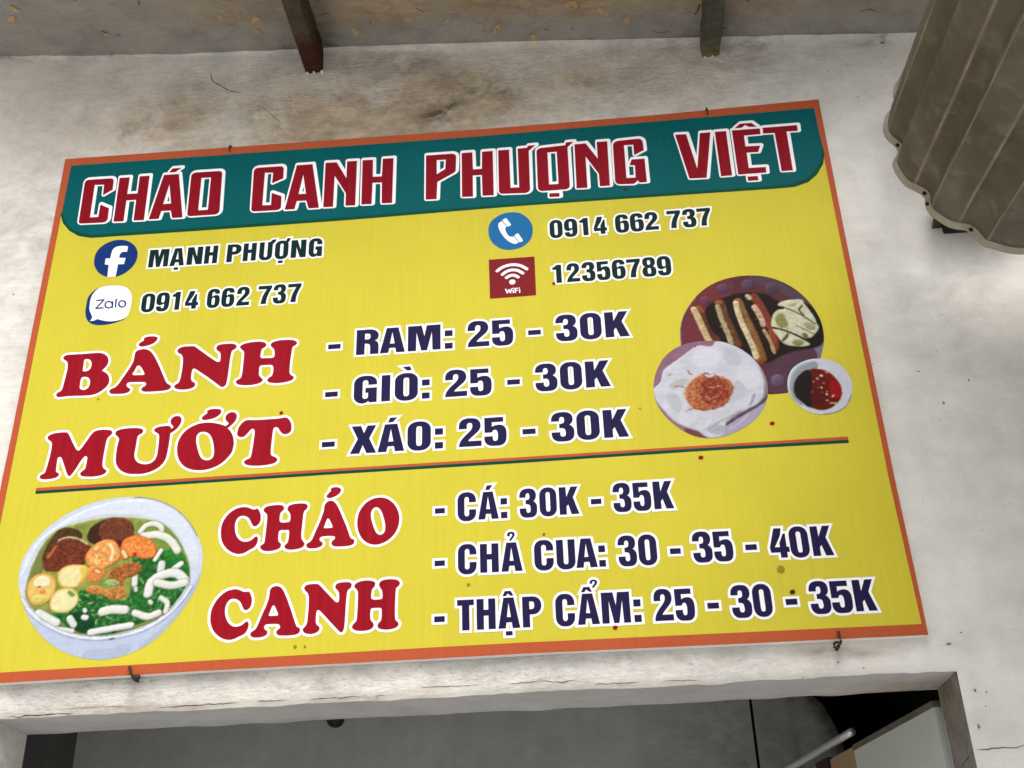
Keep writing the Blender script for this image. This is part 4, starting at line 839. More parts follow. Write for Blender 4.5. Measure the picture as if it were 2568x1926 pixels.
# ---------------------------------------------------------------- soffit slab over the pavement
def build_soffit():
    so = tag(empty('canopy_slab', (0, WY, 0)), 'sloping grey cement slab with peeling brown patches, overhead along the top of the wall', 'ceiling')
    U = lines([(-4.0, -0.6, 0.3), (-0.6, 2.5, 0.01), (2.5, 6.0, 0.3)])
    D = lines([(-SD, -0.3, 0.07), (-0.3, 0.0, 0.01)])
    def f(A, B):
        Z = ztop(A) + 0.0025 * fbm(A * 1000, B * 1000, 160, 51) + 0.001 * fbm(A * 1000, B * 1000, 35, 52)
        t = np.clip(1 + B / 0.02, 0, 1)
        fil = np.clip((1.0 - A) / 0.8, 0, 1) * (A > -3) * 0.010
        return A, B, Z - fil * t
    A, B = np.meshgrid(U, D, indexing='ij')
    am, bmm = A * 1000, B * 1000
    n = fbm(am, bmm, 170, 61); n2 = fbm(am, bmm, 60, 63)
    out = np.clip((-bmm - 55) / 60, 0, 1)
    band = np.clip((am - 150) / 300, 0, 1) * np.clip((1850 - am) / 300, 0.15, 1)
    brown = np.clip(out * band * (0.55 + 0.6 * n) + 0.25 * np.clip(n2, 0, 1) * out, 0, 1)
    dark = 0.30 * np.exp(-((bmm) / 16) ** 2) + 0.3 * np.clip(n2 - 0.15, 0, 1)  # painted shade in the crease by the wall, plus random dirt
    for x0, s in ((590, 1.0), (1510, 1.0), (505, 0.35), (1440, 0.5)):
        dark = dark + s * 0.55 * np.exp(-((am - x0) / 34) ** 2) * np.exp(-((bmm + 15) / 75) ** 2)  # shade beside the steel bars, painted into the slab colour
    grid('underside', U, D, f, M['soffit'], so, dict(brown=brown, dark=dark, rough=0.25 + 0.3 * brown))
    bm = bmesh.new()
    def q(a, b, c, d): bm.faces.new([bm.verts.new(p) for p in (a, b, c, d)])
    q((-4, -SD, ztop(-4)), (6, -SD, ztop(6)), (6, -SD, ztop(6) + 0.12), (-4, -SD, ztop(-4) + 0.12))
    q((-4, -SD, ztop(-4) + 0.12), (6, -SD, ztop(6) + 0.12), (6, 0, ztop(6) + 0.12), (-4, 0, ztop(-4) + 0.12))
    bm_obj('fascia', bm, M['soffit'], so)
    # flakes: pale spots where the skim has come off, and a few threads of cobweb and cracks
    rng = random.Random(4)
    V, F = [], []
    for k in range(90):
        x = rng.uniform(0.15, 1.65) if k < 70 else rng.uniform(-0.3, 2.1); y = rng.uniform(-0.32, -0.05) if k < 70 else rng.uniform(-0.2, -0.01)
        r = rng.choice((0.002, 0.003, 0.0045, 0.008)); b = len(V); n = 9; st = rng.uniform(1, 2.2)
        a = rng.uniform(0, 3.1)
        for j in range(n):
            t = 2 * math.pi * j / n; q_ = r * rng.uniform(0.6, 1.2)
            dx, dy = q_ * st * math.cos(t), q_ * math.sin(t)
            V.append((x + dx * math.cos(a) - dy * math.sin(a), y + dx * math.sin(a) + dy * math.cos(a), ztop(x) - 0.0034))
        F.append(tuple(range(b, b + n)))
    tag(mesh_obj('flaked_spots', V, F, plain('pale_skim', (178, 150, 112), 0.9, 0.1, 0.25, 60), so), kind='stuff')
    V, F = [], []
    for k in range(46):
        x = rng.uniform(-0.2, 2.1); y = rng.uniform(-0.3, -0.015); a = rng.uniform(-0.6, 0.6) + (1.5 if rng.random() < 0.3 else 0)
        L = rng.choice((0.006, 0.01, 0.02, 0.035)); w = rng.uniform(0.0006, 0.0014); b = len(V); n = 6
        for j in range(n + 1):
            u = j / n; px, py = x + L * u * math.cos(a), y + L * u * math.sin(a) + 0.12 * L * math.sin(4 * u + k)
            for s in (-1, 1): V.append((px - s * w * math.sin(a), py + s * w * math.cos(a), ztop(px) - 0.0038))
        F += [(b + 2*j, b + 2*j + 1, b + 2*j + 3, b + 2*j + 2) for j in range(n)]
    tag(mesh_obj('hairline_cracks', V, F, M['crack'], so), kind='stuff')
build_soffit()

# ---------------------------------------------------------------- steel bars under the slab
def bar(x0, x1, zb, m, label, t=0.0045):
    r = tag(empty('steel_bar', ((x0 + x1) / 2, WY, 0)), label, 'bar', 'steel bars under the canopy slab')
    w = (x1 - x0) / 2; L = SD + 0.35
    V, F = [], []
    nx = 40
    prof = [(-w, 1), (-w, 0.12), (-w * .86, 0), (w * .86, 0), (w, 0.12), (w, 1)]
    for i in range(nx + 1):
        y = -L * i / nx + 0.004
        for k, (px, h) in enumerate(prof):
            x = px + (x0 + x1) / 2
            top = ztop(x) - 0.0005
            wob = 0.0009 * math.sin(i * 1.7 + k * 2.1)
            V.append((px + wob, y, ZB + zb + (top - ZB - zb) * h + (wob if h == 0 else 0)))
    n = len(prof)
    for i in range(nx):
        for k in range(n - 1): F.append((i*n+k, i*n+k+1, (i+1)*n+k+1, (i+1)*n+k))
    F.append(tuple(range(n))); F.append(tuple(nx*n + k for k in range(n))[::-1])
    mesh_obj('bar_body', V, F, m, r)
    # mortar smeared round the end where it enters the wall
    rng = random.Random(int(x0 * 1000)); bm = bmesh.new()
    for k in range(7):
        cx = (x0 + x1) / 2 * 0 + rng.uniform(-w, w); cz = ZB + zb + rng.uniform(-0.004, 0.006)
        s = bmesh.ops.create_icosphere(bm, subdivisions=1, radius=rng.uniform(0.002, 0.0045), matrix=Matrix.Translation((cx, -0.002, cz)))
        for v in s['verts']: v.co += Vector((rng.uniform(-1, 1), 0, rng.uniform(-1, 1))) * 0.0015
    bm_obj('mortar', bm, M['jamb_white'], r)
    return r
bar(0.539, 0.581, 1.4145, M['bar_a'], 'rusty brown steel bar under the slab, left of the two bars above the sign')
bar(1.464, 1.505, 1.362, M['bar_b'], 'greenish grey steel bar under the slab, nearer the corrugated sheet')

# ---------------------------------------------------------------- room behind the doorway
def build_room():
    rm = tag(empty('room_walls', (0, 0, 0)), 'dim grey painted room walls seen through the doorway below the sign', 'room')
    YB = 1.8; HR = 2.85
    XL, XG = -0.600, 1.611
    hole = [(1.775, HR), (1.79, ZB + 0.36), (1.805, ZB + 0.318), (1.802, ZB + 0.30), (1.83, ZB + 0.287), (1.836, ZB + 0.262), (1.854, ZB + 0.236), (1.866, ZB + 0.20), (1.88, ZB + 0.15), (1.90, 1.9), (1.93, 0.0)]
    U = lines([(XL, XG - 0.001, 0.03)]); V = lines([(0, 2.0, 0.25), (2.0, HR, 0.025)])
    A, B = np.meshgrid(U, V, indexing='ij')
    dk = 0.22 * np.exp(-((A - 1.56) / 0.22) ** 2) + 0.05 * np.clip(fbm(A*1000, B*1000, 300, 77), 0, 1)  # light falling off to the right is painted in, plus faint mottling
    grid('back_wall', U, V, lambda a, b: (a, YB + 0 * a, b), M['room'], rm, dict(brown=0.06 + 0 * A, dark=dk, rough=0 * A))
    # strip of wall between the gap and the broken-out hole
    n = 40; zz = np.linspace(0, HR, 90); hz = np.array([p[1] for p in hole][::-1]); hx = np.array([p[0] for p in hole][::-1])
    xr = np.interp(zz, hz, hx) + 0.004 * vnoise(zz * 1000, zz * 0, 40, 5)
    V_, F_ = [], []
    br, dk = [], []
    for z, x1 in zip(zz, xr):
        for i in range(n + 1):
            x = XG + 0.004 + (x1 - XG - 0.004) * i / n
            V_.append((x, YB - 0.03, z)); d = x1 - x
            br.append(0.9 * math.exp(-(d / 0.035) ** 2) + 0.35 * math.exp(-((x - 1.735) / 0.012) ** 2) + 0.15)
            dk.append(0.3 * math.exp(-(d / 0.05) ** 2) + 0.12)
    m_ = n + 1
    for j in range(len(zz) - 1):
        for i in range(n): F_.append((j*m_+i, j*m_+i+1, (j+1)*m_+i+1, (j+1)*m_+i))
    o = mesh_obj('broken_wall', V_, F_, M['room'], rm)
    for k, arr in (('brown', br), ('dark', dk), ('rough', [0.2] * len(br))):
        a = o.data.attributes.new(k, 'FLOAT', 'POINT'); a.data.foreach_set('value', arr)
    bm = bmesh.new()
    def q(a, b, c, d): bm.faces.new([bm.verts.new(p) for p in (a, b, c, d)])
    for y0, y1, z0, z1 in ((0.16, 0.4, 0, HR), (1.6, YB, 0, HR), (0.4, 1.6, 0, 0.4), (0.4, 1.6, 2.5, HR)):   # unseen window on the left, added to let daylight into the room
        q((XL, y0, z0), (XL, y1, z0), (XL, y1, z1), (XL, y0, z1))
    q((XL, 0.16, HR), (3.0, 0.16, HR), (3.0, YB, HR), (XL, YB, HR))
    q((3.0, 0.16, 0), (3.0, YB + 1.0, 0), (3.0, YB + 1.0, HR), (3.0, 0.16, HR))
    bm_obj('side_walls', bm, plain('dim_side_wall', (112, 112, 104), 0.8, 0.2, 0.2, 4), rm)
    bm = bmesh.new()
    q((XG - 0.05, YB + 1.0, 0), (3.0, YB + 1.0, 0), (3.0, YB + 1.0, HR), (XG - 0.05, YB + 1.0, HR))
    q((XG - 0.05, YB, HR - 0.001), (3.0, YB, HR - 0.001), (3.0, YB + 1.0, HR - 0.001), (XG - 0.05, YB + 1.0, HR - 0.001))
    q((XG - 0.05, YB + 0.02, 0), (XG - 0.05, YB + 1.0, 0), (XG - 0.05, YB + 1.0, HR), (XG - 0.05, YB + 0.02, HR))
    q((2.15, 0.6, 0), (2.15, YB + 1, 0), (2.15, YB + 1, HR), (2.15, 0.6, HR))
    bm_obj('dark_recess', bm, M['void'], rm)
    bm = bmesh.new()
    q((-4, 0.1, 0.012), (6, 0.1, 0.012), (6, 3, 0.012), (-4, 3, 0.012))
    tag(bm_obj('floor', bm, M['floor']), kind='structure')
    # roof over the room keeps daylight out
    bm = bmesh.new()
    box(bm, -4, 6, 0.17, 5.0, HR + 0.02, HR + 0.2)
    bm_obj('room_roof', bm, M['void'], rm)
build_room()

def round_knob():
    bm = bmesh.new()
    c = Vector((0, 0, 0))
    bmesh.ops.create_uvsphere(bm, u_segments=24, v_segments=16, radius=0.030, matrix=Matrix.Translation((0, -0.045, 0)))
    t = tag(empty('wall_knob', (0.277, 1.8, ZB + 0.300)), 'small dark round knob on the back wall, just under the lintel', 'knob')  # plain ball knob on the back wall, carries no lamp
    bm_obj('round_cap', bm, M['knob'], t, True)
    bm = bmesh.new(); tube(bm, [(0, 0, 0), (0, -0.03, 0)], 0.018, 14)
    bm_obj('base', bm, M['knob'], t)
    return t
knob = round_knob()

# ---------------------------------------------------------------- grey door leaf and the folding screen beyond it
def slab_between(bm, a, b, th, z0, z1):
    a, b = Vector((*a, 0)), Vector((*b, 0)); d = (b - a).normalized(); n = Vector((d.y, -d.x, 0)) * th
    v = [bm.verts.new(p + Vector((0, 0, z))) for z in (z0, z1) for p in (a, b, b + n, a + n)]
    for f in ((0, 3, 2, 1), (4, 5, 6, 7), (0, 1, 5, 4), (1, 2, 6, 5), (2, 3, 7, 6), (3, 0, 4, 7)): bm.faces.new([v[i] for i in f])

def door_leaf():
    t = tag(empty('door_leaf', (1.7385, 0.192, 0.02)), 'plain light grey door leaf standing open inside the right side of the doorway', 'door')
    a, b = (0, 0), (1.6654 - 1.7385, 0.5887 - 0.192); z1 = ZB - 0.0697 - 0.02
    bm = bmesh.new(); slab_between(bm, a, b, -0.0, 0, z1); bm.free()
    bm = bmesh.new(); slab_between(bm, a, b, 0.035, 0.0, z1 - 0.011)
    bm_obj('leaf_panel', bm, M['leaf'], t)
    bm = bmesh.new()
    d = Vector((b[0], b[1], 0)).normalized(); n = Vector((d.y, -d.x, 0))
    a2 = (-n.x * 0.003, -n.y * 0.003); b2 = (b[0] - n.x * 0.003, b[1] - n.y * 0.003)
    slab_between(bm, a2, b2, 0.041, z1 - 0.0108, z1)
    bm_obj('top_rail', bm, M['leaf_edge'], t)
door_leaf()

def folding_screen():
    zr = ZB - 0.0397
    A = Vector((1.6677, 0.5776 + 0.03, 0)); Bp = Vector((1.5959, 1.0016, 0))
    d = (Bp - A).normalized(); n = Vector((d.y, -d.x, 0))
    t = tag(empty('folding_screen', (A.x, A.y, 0.02)), 'tan board screen with dark posts under a shiny steel rail, past the door leaf', 'screen')
    def at(s): return d * s
    bm = bmesh.new()
    path = [at(s) + Vector((0, 0, zr - 0.02)) for s in np.linspace(-0.01, 0.75, 12)]
    tube(bm, path, 0.0085, 14); bm_obj('steel_rail', bm, M['steel'], t, True)
    def pan(name, s0, s1, z1, m, th=0.016, o=0.004):
        bm = bmesh.new(); p, q = at(s0) + n * o, at(s1) + n * o
        slab_between(bm, (p.x, p.y), (q.x, q.y), th, 0, z1); bm_obj(name, bm, m, t)
    pan('board_panel', 0.0, 0.155, zr - 0.02 - 0.028, M['ply'])
    pan('post', 0.157, 0.235, zr - 0.02 - 0.022, M['post'], 0.03, -0.002)
    pan('board_panel', 0.237, 0.46, zr - 0.02 - 0.026, M['ply'])
    pan('under_rail', 0.0, 0.153, zr - 0.02 - 0.024, M['steel'], 0.006, 0.012)
    pan('post', 0.462, 0.75, zr - 0.02 - 0.03, M['post'], 0.03, -0.002)
folding_screen()

# ---------------------------------------------------------------- corrugated sheet hanging at the right
def build_sheet():
    t = tag(empty('corrugated_sheet', (1.9, -0.1, ZB + 0.8)), 'curved weathered brown corrugated sheet with pale scalloped edge at the upper right', 'roofing sheet')
    org = Vector((1.9, -0.1, ZB + 0.8))
    P = [(x / 10000, z / 10000) for x, z in [tuple(map(float, s.split(','))) for s in SHEET.split()]]
    pre = [(P[0][0] + 0.12, P[0][1] + 0.10), (P[0][0] + 0.055, P[0][1] + 0.075), (P[0][0] + 0.018, P[0][1] + 0.03)]
    lx, lz = P[-1]
    post = [(lx + 0.02, lz + 0.001), (lx + 0.045, lz + 0.010), (lx + 0.07, lz + 0.012), (lx + 0.10, lz + 0.004), (lx + 0.14, lz + 0.012), (lx + 0.17, lz + 0.03), (lx + 0.20, lz + 0.034), (lx + 0.24, lz + 0.04)] + [(lx + 0.24 + 0.05 * k, lz + 0.045 - 0.020 * k + (0.012 if k % 2 else 0)) for k in range(1, 19)]  # unseen run to the right, made to droop so that it blocks light
    Q = pre + P + post
    prof = spline([(a, b, 0, False) for a, b in Q], closed=False, n=6)
    n = len(prof)
    tan = np.gradient(prof, axis=0); tan /= np.linalg.norm(tan, axis=1)[:, None]
    nor = np.stack([-tan[:, 1], tan[:, 0]], -1)           # towards inside (up and right)
    if np.dot(nor[n // 2], np.array([1, 1])) < 0: nor = -nor
    prof = prof + nor * 0.007                              # the traced line is the lip's outer edge
    ker = np.exp(-np.linspace(-2, 2, 61) ** 2); ker /= ker.sum()
    pad = np.pad(prof, ((30, 30), (0, 0)), mode='edge')
    base = np.stack([np.convolve(pad[:, k], ker, 'valid') for k in (0, 1)], -1)
    deep = base + (prof - base) * 1.45
    deep[:30] = prof[:30]; deep[-30:] = prof[-30:]
    d = Vector((-0.0396, -0.9858, -0.1634))
    worn_at = []
    for X, Y in WORN:
        worn_at.append((X / 10000, Y / 10000))
    worn = np.zeros(n)
    for w in worn_at:
        k = int(np.argmin(np.hypot(prof[:, 0] - w[0], prof[:, 1] - w[1])))
        dist = np.cumsum(np.r_[0, np.linalg.norm(np.diff(prof, axis=0), axis=1)])
        worn = np.maximum(worn, np.exp(-((dist - dist[k]) / 0.0022) ** 2))
    L = 2.3; ns = 90  # reach out of view, lengthened to shade the wall at the right
    V, F, W = [], [], []
    rng = random.Random(2)
    for s in range(ns + 1):
        off = d * (L * s / ns)
        sag = 0.004 * math.sin(s * 0.35)
        for side in (0, 1):
            for i in range(n):
                u_ = min(1.0, s / 2.0); p = prof[i] * (1 - u_) + deep[i] * u_ + nor[i] * (0.0045 * side)
                V.append((p[0] + off.x - org.x, -0.1 + off.y - org.y, ZB + p[1] + off.z - org.z + sag * 0.3))
                W.append(worn[i] * (0.75 + 0.25 * math.sin(s * 0.9 + i)))
    m_ = 2 * n
    for s in range(ns):
        for i in range(n - 1):
            F.append((s*m_+i, s*m_+i+1, (s+1)*m_+i+1, (s+1)*m_+i))
            F.append((s*m_+n+i, (s+1)*m_+n+i, (s+1)*m_+n+i+1, s*m_+n+i+1))
    for s in (0, ns):
        for i in range(n - 1): F.append((s*m_+i, s*m_+n+i, s*m_+n+i+1, s*m_+i+1))
    for i in (0, n - 1):
        for s in range(ns): F.append((s*m_+i, (s+1)*m_+i, (s+1)*m_+n+i, s*m_+n+i))
    o = mesh_obj('sheet_body', V, F, M['sheet'], t, True)
    a = o.data.attributes.new('worn', 'FLOAT', 'POINT'); a.data.foreach_set('value', W)
    # pale turned-out lip along the end, with rusty nail holes
    V, F = [], []
    for i in range(n):
        wv = rng.uniform(-0.0004, 0.0004)
        for off, yy in ((0.0, -0.004), (-0.003, 0.001), (-0.0075 + wv, 0.005), (-0.0075 + wv, 0.009), (0.004, 0.008)):
            p = prof[i] + nor[i] * off
            V.append((p[0] - org.x, yy, ZB + p[1] - org.z))
    for i in range(n - 1):
        for k in range(4): F.append((5*i+k, 5*i+k+1, 5*(i+1)+k+1, 5*(i+1)+k))
    mesh_obj('lip', V, F, M['lip'], t, True)
    for X, Y in HOLES:
        w = (X / 10000, Y / 10000)
        k = int(np.argmin(np.hypot(prof[:, 0] - w[0], prof[:, 1] - w[1])))
        p = prof[k] - nor[k] * 0.005
        bm = bmesh.new()
        bmesh.ops.create_uvsphere(bm, u_segments=12, v_segments=8, radius=0.0046, matrix=Matrix.Translation((p[0] - org.x, 0.0015, ZB + p[1] - org.z)) @ Matrix.Diagonal((1, 0.55, 1, 1)))
        bm_obj('nail_head', bm, M['lip_hole'], t, True)
build_sheet()

def bracket():
    t = tag(empty('roof_bracket', (1.93, WY, ZB + 0.84)), 'dark bracket sticking out of the wall under the corrugated sheet', 'bracket')
    bm = bmesh.new(); box(bm, -0.032, 0.12, -0.095, 0.0, -0.012, 0.05, 0.002)
    bm_obj('black_block', bm, M['black'], t)
    bm = bmesh.new()
    v = [bm.verts.new(p) for p in ((-0.052, 0, 0.004), (-0.0325, 0, 0.004), (-0.0325, 0, 0.05), (-0.038, 0, 0.05), (-0.052, -0.06, 0.004), (-0.0325, -0.06, 0.004), (-0.0325, -0.06, 0.05), (-0.038, -0.06, 0.05))]
    for f in ((0, 1, 2, 3), (7, 6, 5, 4), (0, 4, 5, 1), (1, 5, 6, 2), (2, 6, 7, 3), (3, 7, 4, 0)): bm.faces.new([v[i] for i in f])
    bm_obj('wedge', bm, M['rustbr'], t)
bracket()

# ---------------------------------------------------------------- the sign
sign = tag(empty('menu_sign', (0, 0, ZB)), 'large yellow menu sign with teal title band, over the doorway', 'sign')
def sheet_part(name, contours, m, layer, parent=sign):
    v, f = flat(contours)
    y = -0.0005 * layer
    return mesh_obj(name, [(p[0] / 1000, y, p[1] / 1000) for p in v], f, m, parent)

WHITE = print_mat('white_print', (238, 238, 242), 0.02)
YELLOW = print_mat('yellow_print', (236, 224, 74), 0.03)
ORANGE = print_mat('orange_print', (209, 104, 66), 0.05)
TEAL = print_mat('teal_print', (0, 106, 110), 0.05)
GREEN = print_mat('green_print', (8, 88, 62), 0.05)
RED = print_mat('red_print', (172, 24, 42), 0.14)
CRIM = print_mat('crimson_print', (160, 18, 38), 0.12)
NAVY = print_mat('navy_print', (43, 38, 84), 0.08)
PINE = print_mat('dark_green_print', (19, 52, 52), 0.06)
BLUE = print_mat('blue_print', (36, 126, 190), 0.05)
ROYAL = print_mat('royal_blue_print', (26, 64, 138), 0.05)
MAROON = print_mat('maroon_print', (148, 40, 46), 0.05)
RULEG = print_mat('rule_green_print', (18, 82, 70), 0.05)

def split(s, fn):                           # outline text -> list of oriented contours
    cs = []
    for piece in s.split('/'):
        parts = piece.split('|')
        for i, q in enumerate(parts):
            cs.append(oriented(fn(q), i == 0))
    return cs

def build_board():
    out = xy(SIGN_OUT); inn = xy(SIGN_IN)
    # board with a slightly ragged back edge
    n = len(out); V, F = [], []
    dens = []
    for a, b in zip(out, np.roll(out, -1, axis=0)):
        k = max(1, int(np.linalg.norm(b - a) / 60))
        dens += [a + (b - a) * j / k for j in range(k)]
    dens = np.array(dens); n = len(dens)
    cx = dens.mean(axis=0)
    rng = random.Random(3)
    for y, ins in ((0.0, 0.0), (0.0015, 0.0), (0.0160, 0.0)):
        for p in dens: V.append((p[0] / 1000, y, p[1] / 1000 + (rng.uniform(-0.0004, 0.0004) if y > 0.01 else 0)))
    for k in range(2):
        for i in range(n): F.append((k*n+i, k*n+(i+1) % n, (k+1)*n+(i+1) % n, (k+1)*n+i))
    F.append(tuple(range(2*n, 3*n)))
    mesh_obj('board', V, F, M['board'], sign)
    oc = oriented(out, True)
    sheet_part('border', [oc, oriented(inn, False)], ORANGE, 1)
    sheet_part('yellow_field', [oriented(inn, True)], YELLOW, 0.6)
    rim = sheet_part('title_band_edge', [oriented(xy(BAND_RIM), True)], GREEN, 1.2)
    sheet_part('title_band', [oriented(xy(BAND), True)], TEAL, 1.8, sign)
    a = sheet_part('rule', [oriented(xy(RULE_A), True)], ORANGE, 1.2); a['label'] = 'thin orange rule across the sign'
    b = sheet_part('rule', [oriented(xy(RULE_B), True)], RULEG, 1.2); b['label'] = 'thin green rule under the orange one'
build_board()

def lettering(name, glyphs, m, layer, d, style, label, shift=(0, 0), lname='letter'):
    """glyphs: list of contour lists; white backing is the part, each letter a sub-part on it"""
    oc = []
    for g in glyphs:
        for c in g: oc.append(offset(c, d, style) + np.array(shift))
    back = sheet_part(name, oc, WHITE, layer)
    back['label'] = label
    for g in glyphs: sheet_part(lname, g, m, layer + 0.5, back)
    return back

for w, lab in (('BANH', 'BÁNH'), ('MUOT', 'MƯỚT'), ('CHAO', 'CHÁO'), ('CANH', 'CANH')):
    gl = [split(s, lambda q: spline(pts(q), n=4)) for s in DISH[w]]
    lettering('dish_word', gl, RED, 1.6, 5.0, 'round', 'red serif word %s with white outline' % lab)

def rpoly(q): return rounded([(p[0], p[1], p[2], p[2]) for p in pts(q)])
gl = [split(s, rpoly) for s in TITLE]
title_words = (('CHÁO', gl[:4]), ('CANH', gl[4:8]), ('PHƯỢNG', gl[8:14]), ('VIỆT', gl[14:]))
for w, g in title_words:
    lettering('title_word', g, CRIM, 2.4, 5.4, 'round', 'crimson title word %s with white outline on the teal band' % w, shift=(1.9, 1.7))

# the heavy sans of the price and contact lines; x 0..100 across the letter, y 0..100 up to cap height
def R(*v):
    return rounded([(p[0], p[1], *(p[2:] if len(p) > 2 else (0, 0))) for p in v], 6)
def C(s): 
    P = []
    for t in s.split():
        c = t.endswith('*'); a, b = t.rstrip('*').split(','); P.append((float(a), float(b), 0, c))
    return spline(P, n=4)
_six = C('96,74* 96,84 87,96 71,101.5 50,103 24,100.5 7,90 0,73 0,27 7,10 24,0 50,-3 76,0 93,10 100,27 100,43 95,58 83,66 65,67.5 49,64.5 39,60* 38,76 41,83 49,85.5 57,83.5 60,78 60,74*')
_sixh = R((62,14.5,8,12),(62,53.5,8,12),(38,53.5,12,8),(38,14.5,12,8))
_C = R((100,65),(100,103,30,45),(0,103,45,30),(0,-3,30,45),(100,-3,45,30),(100,39),(62,39),(62,14.5,9,12),(37.5,14.5,12,9),(37.5,85.5,9,12),(62,85.5,12,9),(62,65))
_O = (R((100,103,30,46),(0,103,46,30),(0,-3,30,46),(100,-3,46,30)), R((62,14.5,8,12),(62,85.5,8,12),(37.5,85.5,12,8),(37.5,14.5,12,8)))
_A = (R((0,0),(26,100),(73,100),(100,0),(65.5,0),(61.5,19),(38,19),(33.5,0)), R((40,36.5),(49,82),(58.5,36.5)))
FONT = {
 'C': [_C], 'O': _O, '0': _O,
 'U': [R((0,100),(37.5,100),(37.5,14.5,9,12),(62,14.5,12,9),(62,100),(100,100),(100,-3,28,44),(0,-3,44,28))],
 'I': [R((0,0),(0,100),(100,100),(100,0))],
 'H': [R((0,0),(0,100),(38,100),(38,64),(62,64),(62,100),(100,100),(100,0),(62,0),(62,44.5),(38,44.5),(38,0))],
 'A': _A,
 'M': [R((0,0),(0,100),(42,100),(50.5,57),(57.5,100),(100,100),(100,0),(75.5,0),(73.5,72),(59,0),(41,0),(26.5,72),(25,0))],
 'K': [R((0,0),(0,100),(36,100),(37.5,64),(61,100),(98,100),(71,61),(100,0),(60,0),(45,36),(36,28),(36,0))],
 'T': [R((0,100),(100,100),(100,81),(72.5,81),(72.5,0),(28.5,0),(28.5,81),(0,81))],
 'P': (R((0,0),(0,100),(100,100,45,30),(100,41,30,45),(38,41),(38,0)), R((37,59),(37,83.5),(62,83.5,12,10),(62,59,10,12))),
 'R': (R((0,0),(0,100),(97,100,42,26),(97,56,18,26),(80,53.5),(97,48,14,14),(98,0),(61,0),(60,42,10,14),(37,43),(37,0)), R((37,60),(37,83),(61,83,12,9),(61,60,9,12))),
 'N': [R((0,0),(0,100),(40,100),(64,45),(64,100),(100,100),(100,0),(61,0),(36,58),(36,0))],
 'G': [R((100,67),(100,103,28,45),(0,103,45,30),(0,-3,30,42),(52,-3,16,10),(64,6),(66,0),(100,0),(100,56),(50,56),(50,37),(62,37),(62,14.5,9,12),(38,14.5,12,9),(38,85.5,9,12),(62,85.5,12,9),(62,67))],
 'X': [R((0,0),(28.5,53),(4,100),(40,100),(51.5,73),(64.5,100),(98,100),(72.5,53),(100,0),(63.5,0),(48,30),(36,0))],
 '1': [R((40,0),(40,73),(0,74),(0,87),(24,90,10,10),(46,100),(100,100),(100,0))],
 '2': [C('0,0* 100,0* 100,19.5* 41,19.5* 48,27 70,42 88,55 97,70 93,88 78,99 50,103 22,100 5,89 0,74 0,64* 36,64* 36,76 40,83 48,85.5 57,83 60,76 58,66 48,55 25,38 8,22 1,10')],
 '3': [C('0,31* 0,20 6,8 22,-1 50,-3 78,-1 95,9 100,26 98,42 88,52 80,56* 90,62 96,76 91,91 75,100.5 48,103 22,100 6,91 0,78 0,70* 36,70* 36,78 40,83.5 47,85.5 55,83 58,75 56,66 49,62 35,61* 35,45* 50,44.5 59,40 62,30 61,20 56,15.5 50,14.5 42,16 38,22 38,31*')],
 '4': [R((51,0),(51,18),(3,18),(0,36),(31,100),(69.5,100),(62,76,8,8),(26,36),(52,36),(52,50),(76,81),(87,81),(87,36),(100,36),(100,18),(86,18),(86,0))],
 '5': [C('0,32* 0,20 6,8 22,-1 50,-3 78,-1 95,10 100,30 99,52 92,64 78,71 60,72 44,69.5 35,66* 35,82.5* 87,82.5* 87,100* 1,100* 1,45.5* 35,45.5* 38,51 46,54.5 55,52.5 60,44 60,24 57,17 49,14.5 41,17 38,24 38,32*')],
 '6': (_six, _sixh), '9': (100 - _six, 100 - _sixh),
 '7': [C('0,100* 100,100* 100,85* 85,65 72,42 65,20 64,0* 24,0* 27,20 36,45 50,66 62,81* 0,81*')],
 '8': (C('50,103 79,100 95,88 95,66 87,56 81,52.5 93,46 100,34 100,18 92,4 74,-2 50,-3 26,-2 8,4 0,18 0,34 7,46 19,52.5 13,56 5,66 5,88 21,100'), R((61,62,8,8),(61,86.5,8,8),(39,86.5,8,8),(39,62,8,8)), R((62,13.5,8,9),(62,44,8,9),(38,44,9,8),(38,13.5,9,8))),
 '-': [R((0,31),(0,50),(100,50),(100,31))],
 ':': [R((0,0),(0,23),(100,23),(100,0)), R((0,50),(0,73),(100,73),(100,50))],
}
_acute = R((37,106),(44.5,123.5),(73,124),(56,107)); _grave = R((31.5,127),(65,128.5),(72,113),(54,112))
_circ = R((22,105),(34,122),(61,122),(73,105.5),(59,105.5),(47.5,113.5),(37,105))
_hook = C('31,122* 32,130 38,136 49,138 61,136 68,129 65,121 57,113 51,106.5* 40,106.5* 45,114 53,121 56,127 50,131.5 44.5,128 43.5,122*')
_hook2 = np.stack([64 + (_hook[:, 0] - 31) / 37 * 35.5, 118 + (_hook[:, 1] - 106.5) * 0.86], -1)
_dot = R((33,-23),(33,-9),(64,-9),(64,-23))
MARKS = {'Á': ('A', [_acute]), 'Ò': ('O', [_grave]), 'Ả': ('A', [_hook]), 'Ậ': ('A', [_circ, _dot]), 'Ẩ': ('A', [_circ, _hook2]), 'Ạ': ('A', [_dot]),
         'Ư': ('U', [R((80,100),(96,112),(126,113),(118,98),(98,84))]), 'Ợ': ('O', [R((76,96),(86,114),(113,115),(105,98),(90,84)), R((28,-24),(28,-10),(64,-10),(64,-24))])}
def glyph(ch):
    base, extra = MARKS.get(ch, (ch, []))
    g = FONT[base]
    if base == ':': cs = [oriented(c, True) for c in g]
    else: cs = [oriented(c, i == 0) for i, c in enumerate(g)]
    return cs + [oriented(c, True) for c in extra]

